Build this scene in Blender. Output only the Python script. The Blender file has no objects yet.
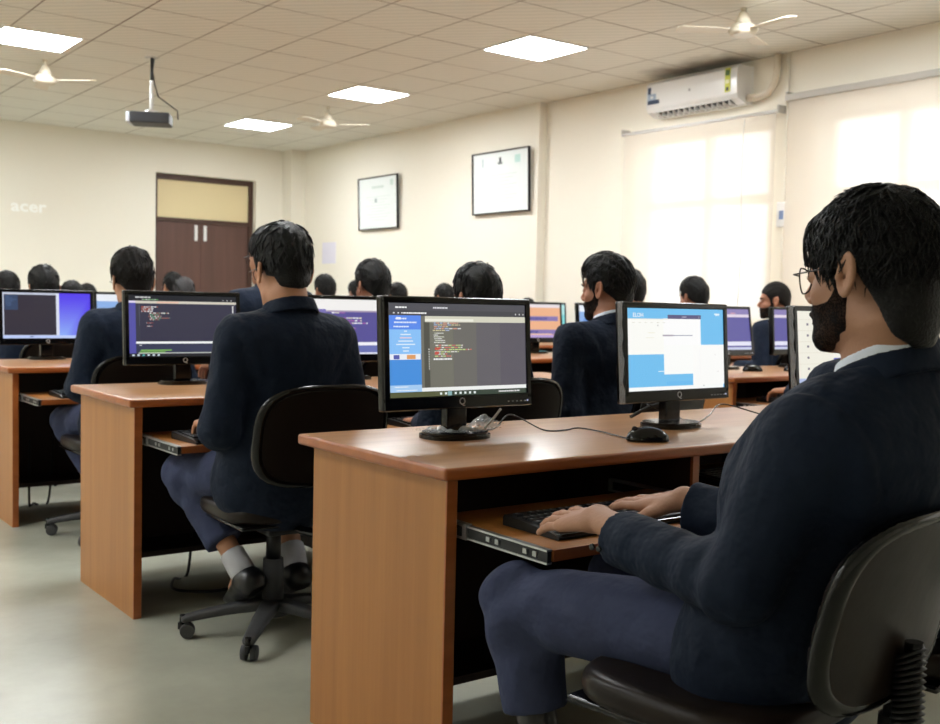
import bpy, bmesh, math, random
import numpy as np
from mathutils import Vector, Matrix, Euler
random.seed(5)
R = math.radians
scn = bpy.context.scene
COL = scn.collection

# ---------------------------------------------------------------- materials
def s2l(c):
    return tuple(((v/12.92) if v <= .04045 else ((v+.055)/1.055)**2.4) for v in c)
def hexc(h):
    h = h.lstrip('#'); return s2l(tuple(int(h[i:i+2], 16)/255 for i in (0, 2, 4)))
MATS = {}
def mat(name, col, rough=.5, metal=0, coat=0, spec=.5, bump=None, var=None, sheen=0, alpha=1, trans=0):
    """principled material; bump=(scale, strength, detail), var=(scale, amount)"""
    if name in MATS: return MATS[name]
    m = bpy.data.materials.new(name); m.use_nodes = True
    nt = m.node_tree; b = nt.nodes['Principled BSDF']
    c = hexc(col) if isinstance(col, str) else col
    b.inputs['Base Color'].default_value = (*c, 1)
    b.inputs['Roughness'].default_value = rough; b.inputs['Metallic'].default_value = metal
    b.inputs['Coat Weight'].default_value = coat; b.inputs['Specular IOR Level'].default_value = spec
    b.inputs['Sheen Weight'].default_value = sheen; b.inputs['Alpha'].default_value = alpha
    b.inputs['Transmission Weight'].default_value = trans
    tc = nt.nodes.new('ShaderNodeTexCoord')
    if var:
        n = nt.nodes.new('ShaderNodeTexNoise'); n.inputs['Scale'].default_value = var[0]; n.inputs['Detail'].default_value = 4
        nt.links.new(tc.outputs['Object'], n.inputs['Vector'])
        h = nt.nodes.new('ShaderNodeHueSaturation'); h.inputs['Color'].default_value = (*c, 1)
        mr = nt.nodes.new('ShaderNodeMapRange'); mr.inputs['From Min'].default_value = .25; mr.inputs['From Max'].default_value = .75
        mr.inputs['To Min'].default_value = 1-var[1]; mr.inputs['To Max'].default_value = 1+var[1]
        nt.links.new(n.outputs['Fac'], mr.inputs['Value']); nt.links.new(mr.outputs['Result'], h.inputs['Value'])
        nt.links.new(h.outputs['Color'], b.inputs['Base Color'])
    if bump:
        n = nt.nodes.new('ShaderNodeTexNoise'); n.inputs['Scale'].default_value = bump[0]
        n.inputs['Detail'].default_value = bump[2] if len(bump) > 2 else 3
        nt.links.new(tc.outputs['Object'], n.inputs['Vector'])
        bp = nt.nodes.new('ShaderNodeBump'); bp.inputs['Strength'].default_value = bump[1]; bp.inputs['Distance'].default_value = bump[3] if len(bump) > 3 else .01
        nt.links.new(n.outputs['Fac'], bp.inputs['Height']); nt.links.new(bp.outputs['Normal'], b.inputs['Normal'])
    MATS[name] = m; return m
def emis(name, col, s=1.0):
    if name in MATS: return MATS[name]
    m = bpy.data.materials.new(name); m.use_nodes = True
    nt = m.node_tree; nt.nodes.remove(nt.nodes['Principled BSDF'])
    e = nt.nodes.new('ShaderNodeEmission'); c = hexc(col) if isinstance(col, str) else col
    e.inputs['Color'].default_value = (*c, 1); e.inputs['Strength'].default_value = s
    g = nt.nodes.new('ShaderNodeBsdfGlossy'); g.inputs['Roughness'].default_value = .25; g.inputs['Color'].default_value = (.04, .04, .04, 1)
    a = nt.nodes.new('ShaderNodeAddShader')
    nt.links.new(e.outputs[0], a.inputs[0]); nt.links.new(g.outputs[0], a.inputs[1])
    nt.links.new(a.outputs[0], nt.nodes['Material Output'].inputs[0])
    MATS[name] = m; return m
def scr(col):            # a colour shown by a lit screen
    return emis('screen_'+col.lstrip('#'), col, .86)

def wood(name, c1, c2, rough=.4, grain_axis=2, scale=1.0, coat=.2, bumpy=0.0):
    if name in MATS: return MATS[name]
    m = bpy.data.materials.new(name); m.use_nodes = True
    nt = m.node_tree; b = nt.nodes['Principled BSDF']
    tc = nt.nodes.new('ShaderNodeTexCoord'); mp = nt.nodes.new('ShaderNodeMapping')
    s = [22*scale]*3; s[grain_axis] = 1.1*scale
    mp.inputs['Scale'].default_value = s
    nt.links.new(tc.outputs['Object'], mp.inputs['Vector'])
    n = nt.nodes.new('ShaderNodeTexNoise'); n.inputs['Scale'].default_value = 1; n.inputs['Detail'].default_value = 6; n.inputs['Roughness'].default_value = .6
    nt.links.new(mp.outputs[0], n.inputs['Vector'])
    cr = nt.nodes.new('ShaderNodeValToRGB')
    cr.color_ramp.elements[0].position = .3; cr.color_ramp.elements[0].color = (*hexc(c1), 1)
    cr.color_ramp.elements[1].position = .72; cr.color_ramp.elements[1].color = (*hexc(c2), 1)
    nt.links.new(n.outputs['Fac'], cr.inputs[0]); nt.links.new(cr.outputs[0], b.inputs['Base Color'])
    b.inputs['Roughness'].default_value = rough; b.inputs['Coat Weight'].default_value = coat; b.inputs['Coat Roughness'].default_value = .25
    MATS[name] = m; return m

M_black = mat('black_gloss_plastic', '#070708', .13, spec=.4)
M_blackm = mat('black_matt_plastic', '#121213', .45)
M_grey = mat('dusty_grey_plastic', '#38383a', .6, var=(30, .2))
M_keys = mat('key_black', '#23262c', .3)
M_keytop = mat('key_print', '#b4b7bd', .6)
M_leather = mat('black_chair_vinyl', '#1e1713', .34, spec=.2, bump=(30, .05))
M_chrome = mat('steel', '#a9abad', .28, metal=1)
M_zinc = mat('zinc_slide', '#b4b6b8', .3, metal=.85)
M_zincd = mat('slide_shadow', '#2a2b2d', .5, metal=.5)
M_suit = mat('navy_suit', '#141e2f', .8, spec=.2, bump=(13, .6, 3, .035), var=(9, .10))
M_trous = mat('blue_grey_trousers', '#383e57', .85, spec=.2, bump=(14, .5, 3, .03), var=(9, .1))
M_shirt = mat('white_shirt', '#dfe6f3', .8)
M_skin = mat('skin_brown', '#a9745a', .55, bump=(160, .12), var=(16, .06))
M_skin2 = mat('skin_tan', '#b98567', .55, bump=(160, .12), var=(16, .06))
M_skin3 = mat('skin_light', '#a97c62', .55, bump=(160, .12), var=(16, .06))
M_hair = mat('black_hair', '#060505', .44, spec=.26, bump=(220, .5, 4))
M_hair2 = mat('dark_brown_hair', '#120d0a', .55, spec=.15, bump=(220, .5, 4))
M_hairg = mat('greying_hair', '#39373a', .6, bump=(220, .5, 4))
M_beard = mat('dark_beard', '#1b120e', .8, spec=.15, bump=(420, .9, 5))
def stubble(m):
    nt = m.node_tree; b = nt.nodes['Principled BSDF']; tc = nt.nodes.new('ShaderNodeTexCoord')
    n = nt.nodes.new('ShaderNodeTexNoise'); n.inputs['Scale'].default_value = 330; n.inputs['Detail'].default_value = 2
    n2 = nt.nodes.new('ShaderNodeTexNoise'); n2.inputs['Scale'].default_value = 38
    nt.links.new(tc.outputs['Object'], n.inputs['Vector']); nt.links.new(tc.outputs['Object'], n2.inputs['Vector'])
    a = nt.nodes.new('ShaderNodeMath'); a.operation = 'ADD'; nt.links.new(n.outputs['Fac'], a.inputs[0]); nt.links.new(n2.outputs['Fac'], a.inputs[1])
    r = nt.nodes.new('ShaderNodeMapRange'); r.inputs['From Min'].default_value = .72; r.inputs['From Max'].default_value = 1.12; r.inputs['To Min'].default_value = .72; r.inputs['To Max'].default_value = 1
    nt.links.new(a.outputs[0], r.inputs['Value']); nt.links.new(r.outputs[0], b.inputs['Alpha'])
stubble(M_beard)
M_shoe = mat('black_shoe_leather', '#101012', .3)
M_sock = mat('white_sock', '#b9b9bd', .9, bump=(300, .4))
M_eye = mat('eye_white', '#d8d4cc', .3)
M_iris = mat('eye_iris', '#1a0f0a', .2)
M_lip = mat('lip', '#7c4a40', .5)
M_frame = mat('dark_metal_frame', '#1c1a1b', .3, metal=.6)
M_glass = None
M_top = wood('desk_top_laminate', '#a8774b', '#bf8e61', .3, 0, .9, .3)
M_panel = wood('desk_panel_laminate', '#98602c', '#ae753a', .45, 2, .8, .1)
M_edge = wood('desk_edge_band', '#96501f', '#ac602c', .35, 0, 1, .35)
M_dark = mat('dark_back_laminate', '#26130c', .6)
M_door = wood('door_brown', '#4f332b', '#5e3e35', .5, 2, .6, .1)
M_doorf = mat('door_frame_brown', '#43291f', .5)
M_white = mat('white_plastic', '#e9e9e8', .25, coat=.2)
M_cream = mat('cream_panel', '#e0cfa4', .6)
M_paper = mat('paper_board', '#e8f0f0', .35, coat=.3)

# ---------------------------------------------------------------- object helpers
def tag(o, label=None, cat=None, group=None, kind=None):
    if label: o['label'] = label
    if cat: o['category'] = cat
    if group: o['group'] = group
    if kind: o['kind'] = kind
    return o
def empty(name, loc=(0, 0, 0), rz=0, **k):
    o = bpy.data.objects.new(name, None); COL.objects.link(o)
    o.location = loc; o.rotation_euler = (0, 0, rz); o.empty_display_size = .1
    return tag(o, **k)
def obj(name, me, parent=None, **k):
    o = bpy.data.objects.new(name, me); COL.objects.link(o)
    if parent is not None: o.parent = parent
    return tag(o, **k)
class MB:
    """collects shapes into ONE mesh"""
    def __init__(s): s.bm = bmesh.new(); s.mats = []
    def mi(s, m):
        if m not in s.mats: s.mats.append(m)
        return s.mats.index(m)
    def _fin(s, vs, m, M=None, smooth=False):
        fs = set()
        for v in vs:
            if M is not None: v.co = M @ v.co
            fs.update(v.link_faces)
        i = s.mi(m)
        for f in fs: f.material_index = i; f.smooth = smooth
        return vs
    def box(s, x0, x1, y0, y1, z0, z1, m, bev=0, M=None, seg=2):
        r = bmesh.ops.create_cube(s.bm, size=1)
        T = Matrix.Translation(((x0+x1)/2, (y0+y1)/2, (z0+z1)/2)) @ Matrix.Diagonal((abs(x1-x0), abs(y1-y0), abs(z1-z0), 1))
        vs = r['verts']
        for v in vs: v.co = T @ v.co
        if bev:
            es = list({e for v in vs for e in v.link_edges})
            q = bmesh.ops.bevel(s.bm, geom=es, offset=bev, segments=seg, affect='EDGES', profile=.6)
            vs = list({v for f in q['faces'] for v in f.verts} | {v for v in vs if v.is_valid})
        return s._fin(vs, m, M, bool(bev) and seg > 2)
    def cyl(s, a, b, ra, rb, m, n=20, smooth=True):
        a = Vector(a); b = Vector(b); d = b-a
        r = bmesh.ops.create_cone(s.bm, cap_ends=True, segments=n, radius1=ra, radius2=rb, depth=d.length)
        M = Matrix.Translation((a+b)/2) @ d.to_track_quat('Z', 'Y').to_matrix().to_4x4()
        vs = s._fin(r['verts'], m, M, smooth)
        for v in vs:
            for f in v.link_faces:
                if len(f.verts) > 4: f.smooth = False
        return vs
    def sph(s, c, r, m, sc=(1, 1, 1), M=None, n=16):
        q = bmesh.ops.create_uvsphere(s.bm, u_segments=n, v_segments=n//2+2, radius=r)
        T = Matrix.Translation(c) @ Matrix.Diagonal((*sc, 1))
        if M is not None: T = M @ T
        return s._fin(q['verts'], m, T, True)
    def tube(s, pts, r, m, n=8, taper=None, cap=True):
        pts = [Vector(p) for p in pts]; rings = []; up = None
        for i, p in enumerate(pts):
            d = (pts[min(i+1, len(pts)-1)]-pts[max(i-1, 0)]).normalized()
            if up is None:
                up = d.orthogonal().normalized()
            up = (up-d*up.dot(d)).normalized(); w = d.cross(up)
            rr = r if taper is None else r*taper[i]
            rings.append([s.bm.verts.new(p+(up*math.cos(2*math.pi*k/n)+w*math.sin(2*math.pi*k/n))*rr) for k in range(n)])
        i = s.mi(m)
        for A, B in zip(rings, rings[1:]):
            for k in range(n):
                f = s.bm.faces.new((A[k], A[(k+1) % n], B[(k+1) % n], B[k])); f.smooth = True; f.material_index = i
        if cap:
            for rg, rev in ((rings[0], True), (rings[-1], False)):
                try:
                    f = s.bm.faces.new(rg[::-1] if rev else rg); f.material_index = i
                except ValueError: pass
        return rings
    def prism(s, prof, x0, x1, m, ax=0, smooth=False):
        """profile of 2-D points extruded along axis ax"""
        def P(a, p):
            return [(a, p[0], p[1]), (p[0], a, p[1]), (p[0], p[1], a)][ax]
        A = [s.bm.verts.new(P(x0, p)) for p in prof]; B = [s.bm.verts.new(P(x1, p)) for p in prof]
        i = s.mi(m); n = len(prof); fs = []
        for k in range(n): fs.append(s.bm.faces.new((A[k], A[(k+1) % n], B[(k+1) % n], B[k])))
        for f in fs: f.smooth = smooth
        fs += [s.bm.faces.new(A[::-1]), s.bm.faces.new(B)]
        for f in fs: f.material_index = i
        return A+B
    def quad(s, ps, m):
        f = s.bm.faces.new([s.bm.verts.new(p) for p in ps]); f.material_index = s.mi(m); return f
    def mesh(s, name, recalc=True):
        if recalc: bmesh.ops.recalc_face_normals(s.bm, faces=s.bm.faces)
        me = bpy.data.meshes.new(name); s.bm.to_mesh(me); s.bm.free()
        for m in s.mats: me.materials.append(m)
        return me
    def build(s, name, parent=None, recalc=True, **k):
        return obj(name, s.mesh(name, recalc), parent, **k)
def struct(name, mb, parent=None):
    return mb.build(name, parent, kind='structure' if parent is None else None)
def copy_tree(o, parent=None):
    c = o.copy(); COL.objects.link(c); c.parent = parent
    for ch in list(KIDS(o)): copy_tree(ch, c)
    return c
def KIDS(o):
    return [c for c in ALLCH.get(o.name, [])] if False else list(o.children)
def text_mesh(txt, size, m, depth=.0004, bold=0):
    cu = bpy.data.curves.new('t', 'FONT'); cu.body = txt; cu.size = size; cu.extrude = depth; cu.align_x = 'CENTER'; cu.align_y = 'CENTER'; cu.offset = bold
    cu.resolution_u = 2
    o = bpy.data.objects.new('t', cu); COL.objects.link(o)
    bpy.context.view_layer.update()
    me = bpy.data.meshes.new_from_object(o.evaluated_get(bpy.context.evaluated_depsgraph_get()))
    bpy.data.objects.remove(o); bpy.data.curves.remove(cu)
    me.materials.clear(); me.materials.append(m); return me

# ---------------------------------------------------------------- signed distance tools
def N3(v): return np.array(v, dtype=np.float64)
def cap(P, a, b, ra, rb=None, sc=None):
    a = N3(a); b = N3(b); rb = ra if rb is None else rb
    if sc is not None:
        sc = N3(sc); P = P*sc; a = a*sc; b = b*sc
    ab = b-a; L = ab@ab+1e-12
    q = P-a; t = np.clip((q@ab)/L, 0, 1)
    d = np.sqrt(((q-t[:, None]*ab)**2).sum(1)) - (ra+(rb-ra)*t)
    return d if sc is None else d/sc.max()
def ell(P, c, r, Rm=None):
    q = P-N3(c)
    if Rm is not None: q = q@Rm
    r = N3(r); k0 = np.sqrt(((q/r)**2).sum(1)); k1 = np.sqrt(((q/(r*r))**2).sum(1))+1e-9
    return k0*(k0-1)/k1
def smin(a, b, k):
    h = np.clip(.5+.5*(b-a)/k, 0, 1); return b*(1-h)+a*h-k*h*(1-h)
def smax(a, b, k): return -smin(-a, -b, k)
def wob(P, fr, seed=0, sc=(1, 1, 1)):
    rs = np.random.RandomState(seed); o = 0; P = P*N3(sc)
    for i in range(5):
        d = rs.normal(size=3); d /= np.linalg.norm(d); o = o+np.sin(P@d*fr*(.7+.6*rs.rand())+rs.rand()*6.28+1.3*np.sin(P@rs.normal(size=3)*fr*.5))
    return o/5
def nets(f, lo, hi, h):
    lo = N3(lo); hi = N3(hi)
    B = 32; n = np.ceil((hi-lo)/(h*B)).astype(int)
    g = np.stack(np.meshgrid(*[np.arange(k) for k in n], indexing='ij'), -1).reshape(-1, 3)*B
    size = B
    while True:
        c = lo+(g+size/2)*h; d = f(c)
        g = g[np.abs(d) < size*h*.87*1.15+h]
        if size == 2: break
        k = 4; size //= k
        off = np.stack(np.meshgrid(*[np.arange(k)]*3, indexing='ij'), -1).reshape(-1, 3)*size
        g = (g[:, None]+off[None]).reshape(-1, 3)
    off = np.stack(np.meshgrid(*[np.arange(2)]*3, indexing='ij'), -1).reshape(-1, 3)
    cells = (g[:, None]+off[None]).reshape(-1, 3)
    W = int(max(n)*B+8)
    key = lambda c: ((c[..., 0]+2)*W+(c[..., 1]+2))*W+(c[..., 2]+2)
    cor = cells[:, None]+off[None]            # (M,8,3) order x,y,z bits
    ck = key(cor); uk, inv = np.unique(ck.ravel(), return_inverse=True)
    uz = uk % W-2; uy = (uk//W) % W-2; ux = uk//(W*W)-2
    val = f(lo+np.stack([ux, uy, uz], -1)*h)[inv].reshape(ck.shape)
    s = val < 0; cr = s.any(1) & ~s.all(1)
    cells = cells[cr]; val = val[cr]; s = s[cr]
    o = off.astype(float); V = np.zeros((len(cells), 3)); cnt = np.zeros(len(cells))
    for i in range(8):
        for j in range(i+1, 8):
            if np.abs(off[i]-off[j]).sum() != 1: continue
            m = s[:, i] != s[:, j]; t = np.where(m, val[:, i]/(val[:, i]-val[:, j]+1e-12), 0)
            V += m[:, None]*(o[i]+(o[j]-o[i])*t[:, None]); cnt += m
    V = lo+(cells+V/cnt[:, None])*h
    k = key(cells); od = np.argsort(k); ks = k[od]
    def look(c):
        q = key(c); p = np.clip(np.searchsorted(ks, q), 0, len(ks)-1)
        return np.where(ks[p] == q, od[p], -1)
    F = []
    for ax, ci in ((0, 4), (1, 2), (2, 1)):
        m = s[:, 0] != s[:, ci]; c = cells[m]; e = np.eye(3, dtype=int); b1 = e[(ax+1) % 3]; b2 = e[(ax+2) % 3]
        q = np.stack([look(c), look(c-b1), look(c-b1-b2), look(c-b2)], -1)
        fl = s[m, 0]; q[~fl] = q[~fl][:, ::-1]
        F.append(q[(q >= 0).all(1)])
    return V, np.concatenate(F)
def sdf_mesh(name, f, lo, hi, h, m, mats=None, smooth_it=0):
    V, F = nets(f, lo, hi, h)
    me = bpy.data.meshes.new(name)
    me.vertices.add(len(V)); me.vertices.foreach_set('co', V.astype(np.float32).ravel())
    me.loops.add(len(F)*4); me.loops.foreach_set('vertex_index', F.astype(np.int32).ravel())
    me.polygons.add(len(F)); me.polygons.foreach_set('loop_start', (np.arange(len(F))*4).astype(np.int32))
    try: me.polygons.foreach_set('loop_total', np.full(len(F), 4, dtype=np.int32))
    except Exception: pass
    me.polygons.foreach_set('use_smooth', np.ones(len(F), dtype=bool))
    me.update(calc_edges=True); me.validate()
    me.materials.append(m)
    return me
def rotm(yaw=0, pitch=0, roll=0):
    """columns: head right / forward / up.  yaw + turns left, pitch + looks down"""
    M = Matrix.Rotation(yaw, 3, 'Z') @ Matrix.Rotation(-pitch, 3, 'X') @ Matrix.Rotation(roll, 3, 'Y')
    return np.array(M)
# ---------------------------------------------------------------- people
def face_sdf(Q):
    d = ell(Q, (0, -.012, .035), (.077, .098, .088))
    d = smin(d, ell(Q, (0, .03, -.04), (.058, .066, .066)), .03)
    d = smin(d, ell(Q, (0, .068, -.088), (.028, .026, .024)), .02)
    d = smin(d, cap(Q, (-.045, .012, -.068), (-.012, .075, -.094), .017, .016), .02)
    d = smin(d, cap(Q, (.045, .012, -.068), (.012, .075, -.094), .017, .016), .02)
    d = smin(d, ell(Q, (0, .076, .03), (.052, .018, .013)), .015)
    for s in (-1, 1):
        d = smin(d, ell(Q, (.042*s, .060, -.022), (.018, .014, .016)), .02)
        d = smax(d, -ell(Q, (.032*s, .102, .008), (.019, .017, .011)), .012)
        d = smin(d, ell(Q, (.031*s, .0785, .006), (.013, .012, .012)), .003)
    d = smin(d, cap(Q, (0, .088, .014), (0, .110, -.020), .0065, .0095), .009)
    d = smin(d, ell(Q, (0, .102, -.029), (.0155, .010, .0075)), .006)
    d = smin(d, ell(Q, (0, .094, -.054), (.023, .011, .006)), .006)
    d = smin(d, ell(Q, (0, .092, -.065), (.019, .011, .007)), .005)
    for s in (-1, 1):
        an = .30; nx, ny = math.cos(an)*s, math.sin(an)
        q0 = Q[:, 0]-.084*s; q1 = Q[:, 1]+.014; q2 = Q[:, 2]+.0
        w_ = q0*nx+q1*ny; u_ = -q0*ny*s+q1*math.cos(an)+.18*q2
        rr = np.sqrt((u_/.0165)**2+(q2/np.where(q2 > 0, .029, .031))**2)
        e = np.maximum(np.abs(w_)-.003, (rr-1)*.0165)
        e = smin(e, np.sqrt(((rr-.93)*.019)**2+(w_-.003)**2)-.0046, .003)
        e = smin(e, np.sqrt((np.where(u_ < .004, (rr-.52)*.018, .02))**2+(w_-.003)**2)-.003, .003)
        e = smin(e, ell(Q, (.083*s, .003, -.004), (.006, .005, .008)), .003)
        e = smax(e, -ell(Q, (.090*s, -.006, -.004), (.010, .006, .008)), .002)
        d = smin(d, e, .006)
    return d
def hairline(y, st):
    xs = [-.14, -.080, -.062, -.030, -.012, .008, .018, .03, .05, .09, .13]
    nape = st.get('nape', -.075)
    zs = [nape, nape, nape+.03, -.008, .036, .028, st.get('burn', -.03), .01, .05, .066, .066]
    return np.interp(y, xs, zs)
def hair_sdf(Q, st):
    t = st.get('t', .012); top = st.get('top', .022); sd = st.get('seed', 1)
    z = Q[:, 2]; up = np.clip((z+.02)/.11, 0, 1)
    base = ell(Q, (0, -.014, .035), (.079+t*.6, .1+t*.7, .09+top))
    if 'box' in st:      # squarer, fuller crown
        base = smin(base, ell(Q, (st.get('bx', 0), st.get('by', .0), .078), (.078+st['box'], .088+st['box'], .052+top)), .02)
    back = smin(ell(Q, (0, -.04, -.03), (.06+t*.4, .064+t*.4, .06)), base, .02)
    d = back
    if 'long' in st: d = smin(d, ell(Q, (0, -.055, -.075), (.058, .048, st['long'])), .03)
    a = st.get('amp', .003)
    Qs = Q*N3((1, .55, 1))
    if st.get('curl'):
        d = d - a*(wob(Q, 95, sd)+.6*wob(Q, 170, sd+3))*np.clip(up+.3, 0, 1)*1.5
    else:
        ang = np.arctan2(Q[:, 0], Q[:, 2]+.05)
        d = d - a*np.sin(ang*38+wob(Q, 40, sd)*2.5)*.6 - a*wob(Qs, 70, sd+1)
    z0 = hairline(Q[:, 1], st)+.006*wob(Q, 120, sd+9)
    if 'fringe' in st:
        f = ell(Q, (st.get('fx', 0), .060, .068), (.058, .027, .040)); d = smin(d, f-a*wob(Q, 120, sd+2), .015)
        z0 = np.where(Q[:, 1] > .05, z0-st['fringe'], z0)
    cut = (z0-z)*.35
    d = smax(d, cut, .003)
    return d
def beard_sdf(Q, st):
    off = st.get('beard', .003)
    d = face_sdf(Q)-off-.0012*wob(Q, 260, 5)
    line = np.interp(Q[:, 1], [0, .02, .04, .06, .085, .13], [.0, -.014, -.036, -.040, -.038, -.038])
    d = smax(d, (Q[:, 2]-line)*.8, .004)
    d = smax(d, (.004-Q[:, 1])*.8, .004)
    d = smax(d, -ell(Q, (0, .105, -.058), (.023, .02, .011)), .002)
    d = smax(d, -.115-Q[:, 2], .003)
    return d
def hand_prims(W, F, Nn, T, curl, spread=1.0, thumb=1, hs=1.0):
    """list of (a,b,ra,rb,group) for a right-angled hand frame; F forward, Nn back of hand, T thumb side"""
    W = N3(W); F = N3(F)/np.linalg.norm(F); Nn = N3(Nn); Nn = Nn-F*(Nn@F); Nn /= np.linalg.norm(Nn)
    T = N3(T); T = T-F*(T@F)-Nn*(T@Nn); T /= np.linalg.norm(T)
    palm, fing = [], []
    offs = [.031, .0105, -.0105, -.030]; lens = [(.040, .024, .020), (.045, .027, .021), (.041, .025, .020), (.032, .019, .018)]
    kn = [.088, .092, .087, .078]
    for i in range(4):
        a = W+F*.008+T*offs[i]*.55; k = W+F*kn[i]+T*offs[i]+Nn*(.002 if i in (1, 2) else 0)
        palm.append((a, k, .0165, .0118))
        p = k; ang = 0; sp = (offs[i]*1.7+.004)*spread
        r = [.0098, .0088, .008, .0068]
        if i == 3: r = [x*.87 for x in r]
        for j, L in enumerate(lens[i]):
            ang += curl[i][j]
            d = F*math.cos(ang)-Nn*math.sin(ang)+T*sp*(1 if j == 0 else .6); d /= np.linalg.norm(d)
            q = p+d*L; fing.append((p, q, r[j], r[j+1])); p = q
    tm = []
    a = W+F*.018+T*.022-Nn*.004; b = W+F*.052+T*.047-Nn*.014; tm.append((a, b, .0155, .0122))
    c = b+(F*.9+T*.30*thumb-Nn*.22)/1.0*.031; tm.append((b, c, .0115, .0102))
    e = c+(F*.98-T*.02-Nn*.18)*.027; tm.append((c, e, .0102, .008))
    g = lambda L: [(W+(a-W)*hs, W+(b-W)*hs, ra*(.5+.5*hs), rb*(.5+.5*hs)) for a, b, ra, rb in L]
    return g(palm), g(fing), g(tm)
CURL = [(.30, .55, .35), (.38, .6, .4), (.42, .62, .4), (.42, .6, .4)]

def default_spec():
    return dict(pel=(0, 0, .55), chest=(0, .03, .86), neck=(0, .02, 1.02), head=(0, .055, 1.178), hyaw=0, hpitch=.08, hroll=0,
        shl=[(-.172, .03, .955), (.172, .03, .955)], elb=[(-.235, .0, .69), (.235, .0, .69)],
        wr=[(-.13, .235, .690), (.13, .235, .690)], hip=[(-.095, .03, .55), (.095, .03, .55)],
        kne=[(-.15, .46, .535), (.15, .46, .535)], ank=[(-.13, .44, .13), (.13, .44, .13)], toe=[(-.14, .57, .035), (.14, .57, .035)],
        hF=[(.15, 1, -.08), (-.15, 1, -.08)], hem=.17, seed=1, skin=M_skin, hair=M_hair, style={}, glasses=False, beard=False,
        hb=.0055, hj=.011, ht=.011, hh=.006, hand=True, locks=0)
def person(spec, label, loc, rz=0, group=None, lean=0):
    s = default_spec(); s.update(spec)
    root = empty('person', loc, rz, label=label, cat='person', group=group)
    H = N3(s['head']); sy = s.get('sy', 1.06); HR = rotm(s['hyaw'], s['hpitch'], s['hroll'])
    toQ = lambda P: (P-H)@HR
    frm = lambda q: tuple(H+HR@N3(q))
    pel, ch, nk = N3(s['pel']), N3(s['chest']), N3(s['neck'])
    nb = N3(frm((0, -.03, -.07)))
    hands = []
    for i, sg in enumerate((-1, 1)):
        F = N3(s['hF'][i]); hn = s.get('hN', [(0, .1, 1)]*2)[i]
        hands.append(hand_prims(s['wr'][i], F, hn, (-sg, 0, 0) if 'hT' not in s else s['hT'][i], s.get('curl', CURL), spread=s.get('spread', 1.0), hs=s.get('hs', 1.05)))
    def body(P):
        d = face_sdf(toQ(P))
        d = smin(d, cap(P, nb, nk+(nb-nk)*.1, .057, .062), .025)
        d = smin(d, cap(P, frm((0, -.02, -.05)), nb, .05, .056), .02)
        d = smin(d, cap(P, nk, nk-N3((0, -.01, .05)), .056, .065), .03)
        d = smin(d, cap(P, nk-N3((0, -.01, .10)), pel+N3((0, .02, 0)), .085, .095, (.8, 1, 1)), .05)
        for i in range(2):
            S, E, Wr = s['shl'][i], s['elb'][i], s['wr'][i]
            d = smin(d, cap(P, N3(nk)-N3((0, 0, .07)), S, .055, .05), .03)
            d = smin(d, cap(P, S, E, .046, .036), .02)
            d = smin(d, cap(P, E, Wr, .036, .0255, None), .015)
            palm, fing, tm = hands[i]
            if s['hand']:
                near = np.sqrt(((P-N3(Wr))**2).sum(1)) < .26
                if near.any():
                    Pn = P[near]; e = None
                    for a, b, ra, rb in palm:
                        c = cap(Pn, a, b, ra, rb); e = c if e is None else smin(e, c, .012)
                    for a, b, ra, rb in fing: e = smin(e, cap(Pn, a, b, ra, rb), .0035)
                    for a, b, ra, rb in tm: e = smin(e, cap(Pn, a, b, ra, rb), .009)
                    dn = d[near]; d[near] = smin(dn, e, .014)
            d = smin(d, cap(P, pel, s['hip'][i], .09, .08), .03)
            d = smin(d, cap(P, s['hip'][i], s['kne'][i], .07, .05), .03)
            d = smin(d, cap(P, s['kne'][i], s['ank'][i], .046, .030), .02)
            d = smin(d, cap(P, s['ank'][i], s['toe'][i], .026, .016), .02)
        return d
    lo = (-.55, -.3, -.02); hi = (.55, .85, H[2]+.16)
    obj('body', sdf_mesh('body', body, lo, hi, s['hb'], s['skin']), root)
    # hair
    st = dict(s['style'])
    L = .19; hlo = H-L; hhi = H+L
    ho = obj('hair', sdf_mesh('hair', lambda P: hair_sdf(toQ(P), st), hlo, hhi, s['hh'], s['hair']), root)
    if s['locks']:
        mb = MB(); rs = random.Random(s['seed'])
        n = 0
        while n < s['locks']:
            th = rs.uniform(0, 2*math.pi); ph = math.acos(rs.uniform(-.15, 1))
            dirv = np.array([math.sin(ph)*math.cos(th), math.sin(ph)*math.sin(th), math.cos(ph)])
            # march to hair surface
            r = .16; c0 = np.array([0, -.015, .03])
            for _ in range(14):
                dd = hair_sdf((c0+dirv*r)[None], dict(st, amp=0))[0]; r -= dd*.8
            p = c0+dirv*r
            if p[2] < hairline(np.array([p[1]]), st)[0]+.01: continue
            # flow direction: away from the crown, downward
            crown = np.array([0, -.05, .14]); fl = p-crown; fl = fl-dirv*(fl@dirv); fl /= np.linalg.norm(fl)+1e-6
            if p[1] > .0 and p[2] > .05: fl = fl*.5+np.array([rs.uniform(-.6, .2), .15, -.8])
            pts = []; q = p-dirv*.003; w = np.cross(dirv, fl); ph0 = rs.uniform(0, 6.28); cu = st.get('lockcurl', .006)
            Ln = rs.uniform(.025, .05)*st.get('locklen', 1)
            for k in range(6):
                f = k/5; x = q+fl*Ln*f+w*cu*math.sin(ph0+f*4)
                dd = hair_sdf(x[None], dict(st, amp=0))[0]
                nn = (x-c0)/np.linalg.norm(x-c0); x = x-nn*(dd-.0015-.003*f*rs.random()-st.get('lift', .002)*f*f)
                pts.append(frm(x))
            if np.array(toQ(np.array([pts[-1]])))[0][2] < st.get('lockmin', -.085): continue
            mb.tube(pts, rs.uniform(*st.get('lockr', (.0016, .0030))), s['hair'], 5, [.6, 1, 1, .85, .6, .15]); n += 1
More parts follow.
